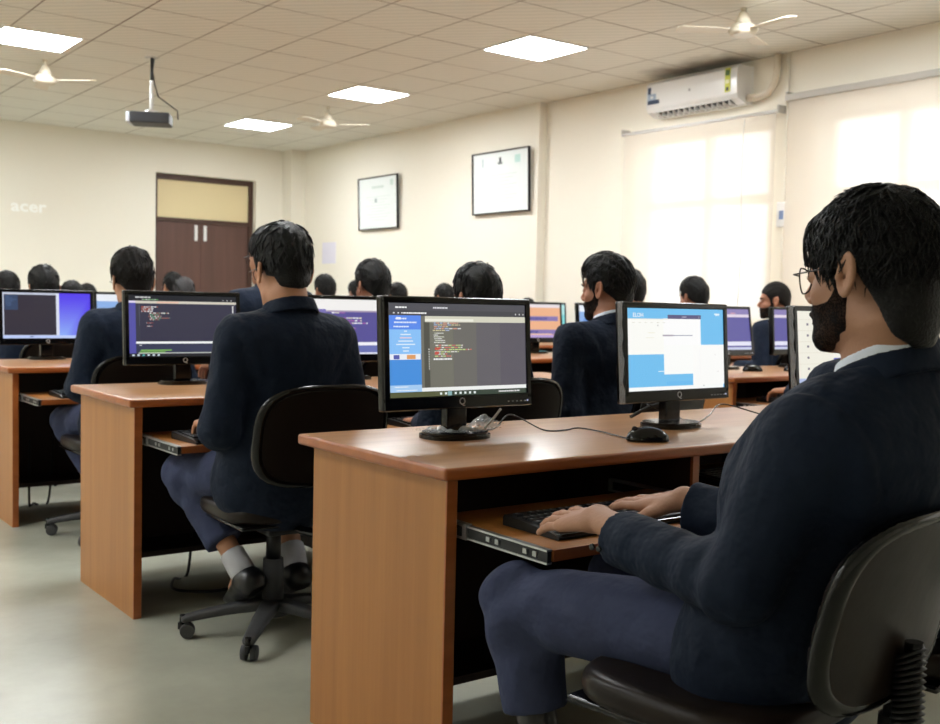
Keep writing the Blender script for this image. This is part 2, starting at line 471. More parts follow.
        mb.build('hair_locks', ho)
    if s['beard']:
        obj('beard', sdf_mesh('beard', lambda P: beard_sdf(toQ(P), {'beard': s['beard']}), H-.15, H+.13, min(s['hh'], .004), M_beard), root)
    # eyes and brows
    mb = MB()
    M4 = Matrix.Translation(frm((0, 0, 0))) @ Matrix(HR.tolist()).to_4x4()
    for sg in (-1, 1):
        mb.sph((.0315*sg, .082, .007), .0105, M_eye, (1, 1, .55), M4, 12)
        mb.sph((.0315*sg, .0885, .0065), .0052, M_iris, (1, .9, .9), M4, 10)
        mb.tube([M4 @ Vector(p) for p in [(.014*sg, .094, .026), (.03*sg, .094, .031), (.046*sg, .084, .027), (.054*sg, .074, .022)]], .0035, s['hair'], 6, [.7, 1.1, 1, .4])
    mb.build('eyes', root)
    if s['glasses']:
        gl = MB()
        for sg in (-1, 1):
            pts = [M4 @ Vector((.033*sg+.0245*math.cos(a), .101-.012*abs(math.cos(a))*(1 if math.cos(a)*sg > 0 else 0), .002+.021*math.sin(a))) for a in np.linspace(0, 2*math.pi, 21)]
            gl.tube(pts, .0013, M_frame, 6, cap=False)
            gl.tube([M4 @ Vector(p) for p in [(.0575*sg, .090, .008), (.072*sg, .09, .01), (.082*sg, .03, .012), (.086*sg, -.01, .012), (.084*sg, -.028, -.004)]], .0013, M_frame, 6)
        gl.tube([M4 @ Vector(p) for p in [(-.009, .101, .005), (0, .105, .009), (.009, .101, .005)]], .0013, M_frame, 6)
        go = gl.build('eyeglasses', root)
    # jacket
    def jacket(P):
        top = nk-N3((0, 0, .03))
        d = cap(P, N3(s['shl'][0])*.8+N3(nk)*.2-N3((0, 0, .012)), N3(s['shl'][1])*.8+N3(nk)*.2-N3((0, 0, .012)), .078, .078, (1, .86, 1))
        d = smin(d, cap(P, nk-N3((0, .0, .10)), ch, .120*sy, .130*sy, (.72, sy, 1)), .05)
        d = smin(d, cap(P, ch, pel+N3((0, 0, .04)), .135, .15, (.76, sy, 1)), .05)
        d = smin(d, cap(P, pel+N3((0, .0, .03)), pel+N3((0, .03, -.03)), .165, .175, (.76, max(.95, sy*.96), 1)), .05)
        d = smin(d, cap(P, top, nk+(nb-nk)*.25, .075, .066), .045)      # slope to the collar
        for i in range(2):
            S, E, Wr = N3(s['shl'][i]), N3(s['elb'][i]), N3(s['wr'][i])
            d = smin(d, cap(P, S, E, s.get('rs', .069), s.get('re', .060)), .03)
            cf = E+(Wr-E)*(1-.004/np.linalg.norm(Wr-E))
            dw = N3((0, 0, s.get('cuffdrop', .006))); a = cap(P, E, Wr-dw+(Wr-E)*.06, s.get('re', .058), s.get('rw', .046))
            ax = (Wr-E)/np.linalg.norm(Wr-E)
            a = smax(a, (P-Wr)@ax+s.get('cuffcut', (.012, .012))[i], .004)
            # sleeve folds near the elbow
            u = (P-E)@ax
            a = a-.0055*np.sin(u*85+3*wob(P, 14, i))*np.exp(-(u/.11)**2)
            d = smin(d, a, .028)
            # arm hole seam
        d = d-.0045*wob(P, 24, s['seed'], (1, 1, .4))-.0022*wob(P, 60, s['seed']+2, (1, 1, .35))
        for i, sg in enumerate((-1, 1)):      # armhole seams and padded sleeve heads
            S = N3(s['shl'][i]); pl = (P[:, 0]-S[0]*.86)*sg+.35*(S[2]-P[:, 2]); low = np.clip((P[:, 2]-(S[2]-.13))/.05, 0, 1)
            d = d+.0032*np.exp(-(pl/.005)**2)*low-.004*np.exp(-((pl-.022)/.018)**2)*low
        bk = np.clip((nk[1]-.02-P[:, 1])/.03, 0, 1)
        d = d+.0022*np.exp(-((P[:, 0]-nk[0]-(pel[0]-nk[0])*np.clip((nk[2]-P[:, 2])/.45, 0, 1))/.0045)**2)*bk
        # open above the collar, open skirt below
        dirn = (nb-nk)/np.linalg.norm(nb-nk)
        d = smax(d, (P-(nk+dirn*.030-N3((0, .012, 0))))@(N3((0, .30, 1))/1.04)-.010, .006)
        fr = P[:, 1]-(pel[1]+.17)
        skirt = np.where(fr > 0, .46, s.get('skirt', .385))
        d = smax(d, (s.get('skirt', .385)-P[:, 2]), .01)
        d = smax(d, np.minimum(P[:, 1]-(pel[1]+.16), .555-P[:, 2]), .02)
        return d
    ja = obj('jacket', sdf_mesh('jacket', jacket, lo, hi, s['hj'], M_suit), root)
    # jacket collar band, folded over
    dirn = (nb-nk)/np.linalg.norm(nb-nk)
    def ring(center, rx, ry, hgt, th, tilt, drop):
        def f(P):
            q = P-center
            ax = N3((0, math.sin(tilt), math.cos(tilt))); zz = q@ax
            rr = np.sqrt((q[:, 0]/rx)**2+((q[:, 1]-zz*ax[1]*0)/ry)**2)
            d = np.abs((rr-1)*min(rx, ry)+(.4 if rx > .08 else .2)*zz)-th
            d = smax(d, np.abs(zz)-hgt, .004)
            front = q[:, 1]-ry*.80
            d = smax(d, front, .004)
            return d*.8
        return f
    cc = nk+dirn*(s.get('colz', .028)-.004)
    obj('collar', sdf_mesh('collar', ring(cc, .084, .082, .023, .005, s.get('ctilt', .3), 0), cc-.14, cc+.14, min(s['hj'], .005), M_suit), ja)
    sc = nk+dirn*(s.get('colz', .028)+s.get('shirtz', .014))
    obj('shirt_collar', sdf_mesh('shirt_collar', ring(sc, .071, .071, .020, .0036, s.get('ctilt', .3), 0), sc-.14, sc+.14, min(s['hj'], .004), M_shirt), root)
    # cuff buttons
    if s.get('buttons'):
        mb = MB()
        for p in s['buttons']:
            mb.cyl(p, N3(p)+N3((-.004, 0, 0)), .0058, .0052, M_black, 14)
        mb.build('cuff_buttons', ja)
    # trousers
    def trous(P):
        d = cap(P, pel-N3((0, 0, .02)), pel+N3((0, .05, -.02)), .13, .13, (.75, 1, 1.15))
        for i in range(2):
            hp, kn, an = N3(s['hip'][i]), N3(s['kne'][i]), N3(s['ank'][i])
            hem = kn+(an-kn)*s.get('hemf', .82)
            t = cap(P, hp, kn, .094, .074)
            ax = (hem-kn)/np.linalg.norm(hem-kn)
            sh = cap(P, kn, hem+ax*.1, .073, .060)
            sh = smax(sh, (P-hem)@ax, .005)
            e = smin(t, sh, .03)
            dk = np.sqrt(((P-kn)**2).sum(1))
            v = (P-kn)@((hp-kn)/np.linalg.norm(hp-kn)+(-ax)*.2)
            e = e-.0055*np.sin(((P-kn)@ax*55+v*30)+2*wob(P, 12, i))*np.exp(-((dk-.07)/.07)**2)
            d = smin(d, e, .03)
        return d-.003*wob(P, 24, s['seed']+7)
    obj('trousers', sdf_mesh('trousers', trous, lo, hi, s['ht'], M_trous), root)
    for i in range(2):
        an, to = N3(s['ank'][i]), N3(s['toe'][i])
        kn = N3(s['kne'][i]); ax = (kn-an)/np.linalg.norm(kn-an)
        fd = to-an; up = ax
        ft = fd/np.linalg.norm(fd)
        sole_n = np.cross(np.cross(ft, up), ft); sole_n /= np.linalg.norm(sole_n)
        heel = an-sole_n*.050-ft*.040; ball = to-sole_n*.014
        def shoe(P):
            d = cap(P, heel+ft*.02, ball, .042, .042)
            d = smin(d, cap(P, ball, ball+ft*.035, .040, .030), .02)
            d = smin(d, cap(P, an-up*.02, heel+ft*.02, .045, .042), .02)
            d = smax(d, (P-(an-up*.008))@up, .006)
            hz = (P-heel)@sole_n
            d = smax(d, -hz-.036, .003)
            return d
        c = (an+to)/2
        sh = obj('shoe', sdf_mesh('shoe', shoe, c-.2, c+.2, .007, M_shoe), root)
        def sock(P): return smax(cap(P, an-up*.002, an+up*.10, .042, .040)-.001*wob(P, 90, 3), (P-(an+up*s.get('sock', .09)))@up, .004)
        obj('sock', sdf_mesh('sock', sock, an-.16, an+.2, .006, s.get('sockmat', M_sock)), root)
    return root

# ---------------------------------------------------------------- camera
def make_camera():
    f, yaw, pit, rol, h = 1065.87, .641517, .055949, .022936, 1.09717
    fw = Vector((math.sin(yaw)*math.cos(pit), math.cos(yaw)*math.cos(pit), -math.sin(pit)))
    r = Vector((math.cos(yaw), -math.sin(yaw), 0)); u = r.cross(fw)
    r2 = r*math.cos(rol)+u*math.sin(rol); u2 = -r*math.sin(rol)+u*math.cos(rol)
    cd = bpy.data.cameras.new('camera'); cd.sensor_width = 36; cd.lens = f/940*36; cd.clip_start = .05
    o = bpy.data.objects.new('camera', cd); COL.objects.link(o)
    o.matrix_world = Matrix(((r2.x, u2.x, -fw.x, 0), (r2.y, u2.y, -fw.y, 0), (r2.z, u2.z, -fw.z, h), (0, 0, 0, 1)))
    cd.dof.use_dof = True; cd.dof.focus_distance = 2.3; cd.dof.aperture_fstop = 7.1
    scn.camera = o
make_camera()
ZC = 3.149; XR = 7.19; XF = 7.09; YF = 13.69; YB = -3.2; XL = -4.6

# ---------------------------------------------------------------- room
def room_mats():
    global M_ceil, M_wall, M_floor
    m = bpy.data.materials.new('ceiling_tiles'); m.use_nodes = True; nt = m.node_tree; b = nt.nodes['Principled BSDF']; N = nt.nodes.new; L = nt.links.new
    tc = N('ShaderNodeTexCoord'); sx = N('ShaderNodeSeparateXYZ'); L(tc.outputs['Object'], sx.inputs[0])
    def line(out, off, w):
        a = N('ShaderNodeMath'); a.operation = 'SUBTRACT'; a.inputs[1].default_value = off; L(out, a.inputs[0])
        p = N('ShaderNodeMath'); p.operation = 'PINGPONG'; p.inputs[1].default_value = .316; L(a.outputs[0], p.inputs[0])
        c = N('ShaderNodeMath'); c.operation = 'LESS_THAN'; c.inputs[1].default_value = w; L(p.outputs[0], c.inputs[0]); return c
    lx = line(sx.outputs['X'], 5.275-.632*20, .0062); ly = line(sx.outputs['Y'], 6.37-.632*20, .0055)
    mx = N('ShaderNodeMath'); mx.operation = 'MAXIMUM'; L(lx.outputs[0], mx.inputs[0]); L(ly.outputs[0], mx.inputs[1])
    # patchy grime on the grid bars
    n = N('ShaderNodeTexNoise'); n.inputs['Scale'].default_value = 1.3; n.inputs['Detail'].default_value = 3; L(tc.outputs['Object'], n.inputs['Vector'])
    r = N('ShaderNodeMapRange'); r.inputs['From Min'].default_value = .38; r.inputs['From Max'].default_value = .62; r.inputs['To Min'].default_value = .5; L(n.outputs['Fac'], r.inputs['Value'])
    ml = N('ShaderNodeMath'); ml.operation = 'MULTIPLY'; L(mx.outputs[0], ml.inputs[0]); L(r.outputs[0], ml.inputs[1])
    # ribbed tile relief printed on the boards
    w = N('ShaderNodeTexWave'); w.inputs['Scale'].default_value = 5.2; w.inputs['Distortion'].default_value = 1.2; w.inputs['Detail'].default_value = 2; w.inputs['Detail Scale'].default_value = 2
    w.bands_direction = 'DIAGONAL'; L(tc.outputs['Object'], w.inputs['Vector'])
    c1 = N('ShaderNodeMix'); c1.data_type = 'RGBA'; c1.inputs['A'].default_value = (*hexc('#dedfd8'), 1); c1.inputs['B'].default_value = (*hexc('#ecebe4'), 1); L(w.outputs['Fac'], c1.inputs['Factor'])
    c2 = N('ShaderNodeMix'); c2.data_type = 'RGBA'; c2.inputs['B'].default_value = (*hexc('#6b5c4e'), 1); L(ml.outputs[0], c2.inputs['Factor']); L(c1.outputs['Result'], c2.inputs['A'])
    # dark blotchy patch above the air conditioner
    mp = N('ShaderNodeMapping'); mp.inputs['Location'].default_value = (-7.05/.34, -6.2/.78, 0); mp.inputs['Scale'].default_value = (1/.34, 1/.78, 0); L(tc.outputs['Object'], mp.inputs['Vector'])
    vl = N('ShaderNodeVectorMath'); vl.operation = 'LENGTH'; L(mp.outputs[0], vl.inputs[0])
    n2 = N('ShaderNodeTexNoise'); n2.inputs['Scale'].default_value = 5; L(tc.outputs['Object'], n2.inputs['Vector'])
    ad = N('ShaderNodeMath'); ad.operation = 'ADD'; L(vl.outputs['Value'], ad.inputs[0]); L(n2.outputs['Fac'], ad.inputs[1])
    r2 = N('ShaderNodeMapRange'); r2.inputs['From Min'].default_value = .75; r2.inputs['From Max'].default_value = 1.45; r2.inputs['To Min'].default_value = .6; r2.inputs['To Max'].default_value = 0; L(ad.outputs[0], r2.inputs['Value'])
    c3 = N('ShaderNodeMix'); c3.data_type = 'RGBA'; c3.inputs['B'].default_value = (*hexc('#4a3f33'), 1); L(r2.outputs[0], c3.inputs['Factor']); L(c2.outputs['Result'], c3.inputs['A'])
    L(c3.outputs['Result'], b.inputs['Base Color']); b.inputs['Roughness'].default_value = .8
    M_ceil = m
    M_wall = mat('cream_wall_paint', '#f0ebde', .75, var=(.8, .012))
    m = bpy.data.materials.new('floor_vinyl'); m.use_nodes = True; nt = m.node_tree; b = nt.nodes['Principled BSDF']; N = nt.nodes.new; L = nt.links.new
    tc = N('ShaderNodeTexCoord'); n = N('ShaderNodeTexNoise'); n.inputs['Scale'].default_value = 2.2; n.inputs['Detail'].default_value = 7; n.inputs['Roughness'].default_value = .65; L(tc.outputs['Object'], n.inputs['Vector'])
    cr = N('ShaderNodeValToRGB'); cr.color_ramp.elements[0].position = .3; cr.color_ramp.elements[0].color = (*hexc('#a5a596'), 1); cr.color_ramp.elements[1].position = .75; cr.color_ramp.elements[1].color = (*hexc('#bab9aa'), 1)
    L(n.outputs['Fac'], cr.inputs[0])
    # scuffs
    mp = N('ShaderNodeMapping'); mp.inputs['Rotation'].default_value = (0, 0, .6); mp.inputs['Scale'].default_value = (2, 40, 1); L(tc.outputs['Object'], mp.inputs['Vector'])
    n3 = N('ShaderNodeTexNoise'); n3.inputs['Scale'].default_value = 1.2; n3.inputs['Detail'].default_value = 2; L(mp.outputs[0], n3.inputs['Vector'])
    r3 = N('ShaderNodeMapRange'); r3.inputs['From Min'].default_value = .70; r3.inputs['From Max'].default_value = .78; r3.inputs['To Max'].default_value = .3; L(n3.outputs['Fac'], r3.inputs['Value'])
    c3 = N('ShaderNodeMix'); c3.data_type = 'RGBA'; c3.inputs['B'].default_value = (*hexc('#77766a'), 1); L(r3.outputs[0], c3.inputs['Factor']); L(cr.outputs[0], c3.inputs['A'])
    L(c3.outputs['Result'], b.inputs['Base Color']); b.inputs['Roughness'].default_value = .27; b.inputs['Specular IOR Level'].default_value = .45
    M_floor = m
room_mats()
W = .12
mb = MB(); mb.box(XL-W, XR+W+.2, YB-W, YF+W+.3, -.1, 0, M_floor); struct('floor', mb)
mb = MB(); mb.box(XL-W, XR+W+.2, YB-W, YF+W+.3, ZC, ZC+.1, M_ceil); struct('ceiling', mb)
DX0, DX1, DZ = 5.05, 6.47, 2.70
mb = MB()
mb.box(XL, DX0, YF, YF+.25, 0, ZC, M_wall); mb.box(DX1, XR+.3, YF, YF+.25, 0, ZC, M_wall); mb.box(DX0, DX1, YF, YF+.25, DZ, ZC, M_wall)
mb.box(6.87, XR, YF-.26, YF, 0, ZC, M_wall)
struct('wall_far', mb)
mb = MB(); mb.box(XL-W, XL, YB, YF, 0, ZC, M_wall); struct('wall_left', mb)
mb = MB(); mb.box(XL, XR+.2, YB-W, YB, 0, ZC, M_wall); struct('wall_back', mb)
# right wall with window openings
WZ0, WZ1 = .95, 2.64
OPEN = [(5.60, 7.08), (3.2, 5.14), (.6, 2.6), (-2.2, -.2)]
mb = MB(); mb.box(XF, XR+.25, 8.40, YF, 0, ZC, M_wall)
prev = 8.40
for a, b_ in OPEN:
    mb.box(XR, XR+.25, b_, prev, 0, ZC, M_wall)
    mb.box(XR, XR+.25, a, b_, 0, WZ0, M_wall); mb.box(XR, XR+.25, a, b_, WZ1, ZC, M_wall); prev = a
mb.box(XR, XR+.25, YB, prev, 0, ZC, M_wall)
struct('wall_right', mb)
M_wf = mat('window_frame_cream', '#d9cfbd', .5)
gm = bpy.data.materials.new('window_glass'); gm.use_nodes = True
nt = gm.node_tree; nt.nodes.remove(nt.nodes['Principled BSDF'])
tb = nt.nodes.new('ShaderNodeBsdfTransparent'); gb = nt.nodes.new('ShaderNodeBsdfGlossy'); gb.inputs['Roughness'].default_value = .02
mxs = nt.nodes.new('ShaderNodeMixShader'); mxs.inputs[0].default_value = .06
nt.links.new(tb.outputs[0], mxs.inputs[1]); nt.links.new(gb.outputs[0], mxs.inputs[2]); nt.links.new(mxs.outputs[0], nt.nodes['Material Output'].inputs[0])
for k, (a, b_) in enumerate(OPEN):
    fr = MB(); x0, x1 = XR+.10, XR+.17
    for z0, z1 in ((WZ0, WZ0+.06), (WZ1-.06, WZ1), (1.98, 2.06)): fr.box(x0, x1, a, b_, z0, z1, M_wf)
    n = 3 if b_-a > 1.7 else 2
    for i in range(n+1):
        y = a+(b_-a-.07)*i/n; fr.box(x0-.005, x1+.005, y, y+.07, WZ0, WZ1, M_wf)
    wo = fr.build('window_%d' % (k+1), kind='structure')
    g = MB(); g.box(XR+.13, XR+.135, a, b_, WZ0, WZ1, gm); g.build('pane', wo)
# far door with fixed panel above
d = MB(); yf = YF+.10
d.box(DX0, DX0+.06, yf, yf+.08, 0, DZ, M_doorf); d.box(DX1-.06, DX1, yf, yf+.08, 0, DZ, M_doorf)
d.box(DX0+.06, DX1-.06, yf, yf+.08, DZ-.07, DZ, M_doorf); d.box(DX0+.06, DX1-.06, yf, yf+.08, 2.08, 2.13, M_doorf)
do = struct('door_1', d)
p = MB(); p.box(DX0+.06, DX1-.06, yf+.03, yf+.05, 2.13, DZ-.07, M_cream); p.build('transom_panel', do)
xm = 5.72
for x0, x1 in ((DX0+.06, xm-.002), (xm+.002, DX1-.06)):
    p = MB(); p.box(x0, x1, yf+.025, yf+.06, .01, 2.08, M_door, .004); lf = p.build('door_leaf', do)
    xx = xm-.07 if x0 < xm-.2 else xm+.06
    h = MB(); h.box(xx-.022, xx+.022, yf+.005, yf+.025, 1.84, 2.05, M_white, .008); h.build('tower_bolt', lf)

# ---------------------------------------------------------------- blinds
bm_ = bpy.data.materials.new('roller_blind_fabric'); bm_.use_nodes = True
nt = bm_.node_tree; nt.nodes.remove(nt.nodes['Principled BSDF'])
di = nt.nodes.new('ShaderNodeBsdfDiffuse'); tl = nt.nodes.new('ShaderNodeBsdfTranslucent'); tp = nt.nodes.new('ShaderNodeBsdfTransparent')
di.inputs[0].default_value = (*hexc('#efeae2'), 1); tl.inputs[0].default_value = (*hexc('#f5eee2'), 1); tp.inputs[0].default_value = (*hexc('#fffaf4'), 1)
a1 = nt.nodes.new('ShaderNodeMixShader'); a1.inputs[0].default_value = .40; a2 = nt.nodes.new('ShaderNodeMixShader'); a2.inputs[0].default_value = .30
nt.links.new(di.outputs[0], a1.inputs[1]); nt.links.new(tl.outputs[0], a1.inputs[2]); nt.links.new(a1.outputs[0], a2.inputs[1]); nt.links.new(tp.outputs[0], a2.inputs[2])
nt.links.new(a2.outputs[0], nt.nodes['Material Output'].inputs[0])
M_rod = mat('blind_headrail_grey', '#b9b5ae', .45)
def blind(y0, y1, zt, zb, label, box=False, drop=None):
    r = empty('roller_blind', (7.10, (y0+y1)/2, zt), label=label, cat='blind', group='roller blinds on the window wall'); hw = (y1-y0)/2
    m = MB()
    m.quad([(-.003, -hw+.02, zb-zt), (-.003, hw-.02, zb-zt), (-.003, hw-.02, -.005), (-.003, -hw+.02, -.005)], bm_); m.build('blind_fabric', r)
    m = MB()
    if box: m.box(-.03, .04, -hw, hw, -.027, .027, M_rod, .008)
    else: m.cyl((0, -hw, 0), (0, hw, 0), .016, .016, M_white, 16)
    m.build('headrail', r)
    for s in (-1, 1):
        m = MB(); m.box(-.01, .09, s*hw-.008, s*hw+.008, -.01, .05, M_rod); m.build('bracket', r)
    m = MB(); m.cyl((-.003, -hw+.02, zb-zt), (-.003, hw-.02, zb-zt), .013, .013, M_rod, 12); m.build('bottom_bar', r)
    if drop is not None:
        m = MB(); m.tube([(-.03, drop+.01*math.sin(i*.7), -.02-i*.17) for i in range(11)], .004, M_white, 6); m.build('pull_cord', r)
blind(5.46, 7.21, 2.68, .80, 'shorter roller blind on a thin grey rod, below the white air conditioner', drop=-.56)
blind(2.95, 5.385, 2.77, .80, 'large roller blind with boxed grey headrail, right of the air conditioner', box=True)
blind(.4, 2.75, 2.77, .80, 'roller blind outside the photo to the right, nearest window but one', box=True)
blind(-2.35, .0, 2.77, .80, 'roller blind outside the photo to the right, beside the back wall', box=True)
# switch box and conduit between the blinds
m = MB(); m.tube([(7.165, 5.425, ZC-.003), (7.165, 5.425, .5)], .012, M_wall, 8); tag(m.build('conduit'), 'thin cream conduit pipe running down the wall between the two blinds', 'pipe')
o = empty('switch_box', (7.19, 5.43, 1.86), label='small white switch box on the wall strip between the two blinds', cat='switch')
m = MB(); m.box(-.045, 0, -.05, .05, -.10, .10, M_white, .008); m.build('box_body', o)
m = MB(); m.box(-.052, -.045, -.02, .02, -.04, .03, mat('switch_blue', '#7c90b8', .4), .003); m.build('switch_rocker', o)

# ---------------------------------------------------------------- air conditioner
ac = empty('air_conditioner', (XR, 6.30, 2.785), label='white split air conditioner mounted high on the window wall', cat='air conditioner')
m = MB(); prof = [(0, 0), (-.05, -.0), (-.10, .0), (-.185, .035), (-.205, .07), (-.212, .2), (-.206, .275), (-.17, .305), (0, .31)]
m.prism(prof, -.50, .50, M_white, 1); m.build('casing', ac)
for s in (-1, 1):
    m = MB(); m.prism([(p[0]*1.0, p[1]) for p in prof], s*.50, s*.507, M_white, 1); m.build('end_cap', ac)
m = MB(); m.prism([(-.09, -.003), (-.18, .029), (-.178, .036), (-.09, .003)], -.42, .42, M_blackm, 1)
m.build('air_outlet', ac)
for i in range(14):
    y = -.40+i*.0615; m = MB(); m.box(-.175, -.10, y-.004, y+.004, -.006, .028, M_white); m.build('outlet_vane', ac)
m = MB(); m.prism([(-.186, .03), (-.2, .022), (-.203, .028), (-.19, .038)], -.43, .43, M_white, 1); m.build('flap', ac)
m = MB(); X = -.2135
def acq(y0, y1, z0, z1, mm, dx=0): m.box(X-.001-dx, X+.003, y0, y1, z0, z1, mm)
acq(.35, .485, .10, .135, mat('ac_sticker_navy', '#2a3a55', .4)); acq(.39, .485, .135, .19, mat('ac_sticker_pale', '#9fb0c4', .4)); acq(.45, .485, .19, .25, mat('ac_sticker_navy', '#2a3a55', .4)); acq(.42, .45, .15, .17, M_white, .001)
m.build('promo_sticker', ac)
m = MB(); acq(-.44, -.385, .09, .285, mat('energy_yellow', '#c9cf3a', .4)); acq(-.435, -.39, .225, .27, mat('energy_green', '#4d6b1d', .4), .001); acq(-.427, -.398, .10, .13, mat('energy_dark', '#2f3a12', .4), .001); acq(-.432, -.393, .16, .19, mat('energy_light', '#e4e6b0', .4), .001)
m.build('energy_label', ac)
m = MB(); acq(-.01, .01, .155, .18, mat('logo_grey', '#a8a8a8', .4)); m.build('logo', ac)
m = MB(); m.tube([(-.06, -.49, .05), (-.06, -.60, .04), (-.055, -.70, .06), (-.05, -.76, .13), (-.045, -.775, .22), (-.045, -.78, .358)], .030, M_wf, 14); tag(m.build('refrigerant_pipe', ac), label='wrapped cream pipe')

# ---------------------------------------------------------------- pictures and papers
def poster(y0, y1, z0, z1, label, tilt, marks):
    w, h = y1-y0, z1-z0
    r = empty('framed_certificate', (XF-.02, (y0+y1)/2, z0), label=label, cat='picture', group='framed certificates'); r.rotation_euler = (0, -tilt, 0)
    m = MB(); t = .014
    for a in ((-w/2, w/2, 0, t), (-w/2, w/2, h-t, h)): m.box(-.025, 0, a[0], a[1], a[2], a[3], M_frame)
    for a in ((-w/2, -w/2+t), (w/2-t, w/2)): m.box(-.025, 0, a[0], a[1], t, h-t, M_frame)
    m.build('frame', r)
    m = MB(); m.box(-.012, -.006, -w/2+t, w/2-t, t, h-t, M_paper)
    for (yy, zz, a, b, c) in marks: m.box(-.0125, -.012, -w/2+w*(1-yy)-a/2, -w/2+w*(1-yy)+a/2, h*zz-b/2, h*zz+b/2, mat('print_'+c[1:], c, .6))
    m.build('certificate_sheet', r)
lines = [(.5, .62-.055*i, .55-.12*(i % 3), .006, '#cfdad9') for i in range(9)]
poster(8.485, 9.458, 2.05, 2.71, 'larger framed certificate on the cream wall, nearer the windows', .035, [(.5, .84, .035, .07, '#4c5658'), (.5, .80, .075, .02, '#5f6a6c'), (.19, .83, .02, .09, '#b9cbd0'), (.8, .84, .09, .08, '#bfe0db')]+lines)
poster(10.97, 11.89, 1.98, 2.635, 'smaller framed certificate on the cream wall, nearer the far corner', .035, [(.45, .55, .05, .05, '#9aabae'), (.5, .80, .28, .03, '#cddbd8'), (.85, .86, .07, .07, '#c8dcd6')]+lines)
m = MB(); m.box(XF-.004, XF, 12.54, 12.91, 1.575, 1.86, mat('notice_lilac', '#e2dfec', .7)); tag(m.build('paper_notice'), 'pale lilac paper notice taped low on the wall near the far corner', 'paper')
m = MB(); me = text_mesh('acer', .235, mat('projected_word_pale', '#fffffa', .6), .001, .006)  # flat pale letters stand in for a word of light projected on the wall
o = obj('projected_word', me, label='pale word in block letters on the far wall, left of the door', cat='lettering'); o.rotation_euler = (R(90), R(0), 0); o.location = (3.47, YF-.0025, 2.135); o.scale = (1.0, .85, 1)

# ---------------------------------------------------------------- ceiling things
M_lamp = emis('lamp_diffuser', (.95, .98, 1), 44.0)
def panel(x, y, label):
    r = empty('ceiling_light', (x, y, ZC), label=label, cat='light', group='square ceiling lights')
    m = MB()
    for a in ((-.305, .305, -.305, -.292), (-.305, .305, .292, .305), (-.305, -.292, -.292, .292), (.292, .305, -.292, .292)): m.box(a[0], a[1], a[2], a[3], -.010, .0, M_white)
    m.build('light_frame', r)
    m = MB(); m.box(-.292, .292, -.292, .292, -.007, -.002, M_lamp); m.build('diffuser', r)
panel(5.58, 6.69, 'square ceiling light nearest the window wall air conditioner')
panel(5.59, 9.28, 'square ceiling light above the wall certificates')
panel(5.60, 11.82, 'square ceiling light farthest away, near the far corner')
panel(2.37, 9.19, 'square ceiling light at the top left, left of the projector')
panel(2.05, 11.75, 'square ceiling light cut off by the left edge of the photo')
for x, y in ((5.58, 4.16), (5.58, 1.6), (2.37, 6.6), (2.37, 4.16), (-.9, 9.2), (-.9, 6.6), (-.9, 4.0), (-3.5, 7.8), (-3.5, 3)):
    panel(x, y, 'square ceiling light above the frame of the photo')
# projector
pr = empty('ceiling_projector', (3.34, 9.17, ZC), label='small projector hanging from the ceiling on a pole', cat='projector')
m = MB(); m.cyl((0, 0, -.005), (0, 0, 0), .06, .06, M_white); m.cyl((0, 0, -.28), (0, 0, 0), .012, .012, M_grey, 12); m.build('upper_pole', pr)
m = MB(); m.cyl((0, 0, -.46), (0, 0, -.20), .018, .018, M_white, 14); m.build('lower_pole', pr)
m = MB(); m.box(-.05, .05, -.04, .04, -.49, -.455, M_white, .008); m.build('mount_plate', pr)
pm = Matrix.Rotation(R(-28), 4, 'Z')
m = MB(); m.box(-.165, .165, -.13, .13, -.58, -.485, mat('projector_dark', '#26272b', .5), .012, M=pm); pb = m.build('projector_body', pr)
m = MB(); m.box(-.195, -.164, -.125, .125, -.577, -.488, mat('projector_pale', '#c9ced6', .4), .008, M=pm); m.cyl(pm @ Vector((-.215, .04, -.53)), pm @ Vector((-.19, .04, -.53)), .03, .03, M_black); m.build('lens_panel', pb)
m = MB(); m.tube([(0.02, 0, -.01), (.0, -.02, -.12), (.03, .0, -.24), (.06, 0, -.33), (.14, -.01, -.38), (.21, -.06, -.44), (.20, -.10, -.52)], .006, M_blackm, 6); m.build('projector_cable', pr)
# fans
M_fan = mat('fan_cream', '#d9d0bd', .35, coat=.2)
def fan(x, y, drop, rz, label):
    r = empty('ceiling_fan', (x, y, ZC), rz, label=label, cat='fan', group='ceiling fans')
    m = MB(); m.cyl((0, 0, -drop), (0, 0, -.01), .011, .011, M_fan, 12); m.cyl((0, 0, -.02), (0, 0, 0), .018, .022, M_fan, 16); m.build('down_rod', r)
    m = MB(); m.cyl((0, 0, -drop-.02), (0, 0, -drop+.075), .068, .022, M_fan, 20); m.build('canopy', r)
    m = MB(); m.cyl((0, 0, -drop-.05), (0, 0, -drop-.015), .105, .08, M_fan, 28); m.cyl((0, 0, -drop-.085), (0, 0, -drop-.05), .075, .105, M_fan, 28); m.build('motor_housing', r)
    for k in range(3):
        a = k*2*math.pi/3; m = MB(); Mx = Matrix.Rotation(a, 4, 'Z') @ Matrix.Translation((0, 0, -drop-.05)) @ Matrix.Rotation(R(9), 4, 'X')
        q = [(.09, -.03), (.20, -.05), (.43, -.06), (.45, -.03), (.45, .035), (.42, .06), (.2, .045), (.09, .03)]
        m.prism(q, -.003, .003, M_fan, 2)
        for v in m.bm.verts: v.co = Mx @ v.co
        m.build('blade', r)
fan(5.90, 4.86, .10, R(23), 'cream ceiling fan nearest, beside the air conditioner')
fan(5.645, 10.2, .13, R(200), 'cream ceiling fan far away, between the two far ceiling lights')
fan(2.651, 9.913, .13, R(200), 'cream ceiling fan far away at the left, beside the projector')

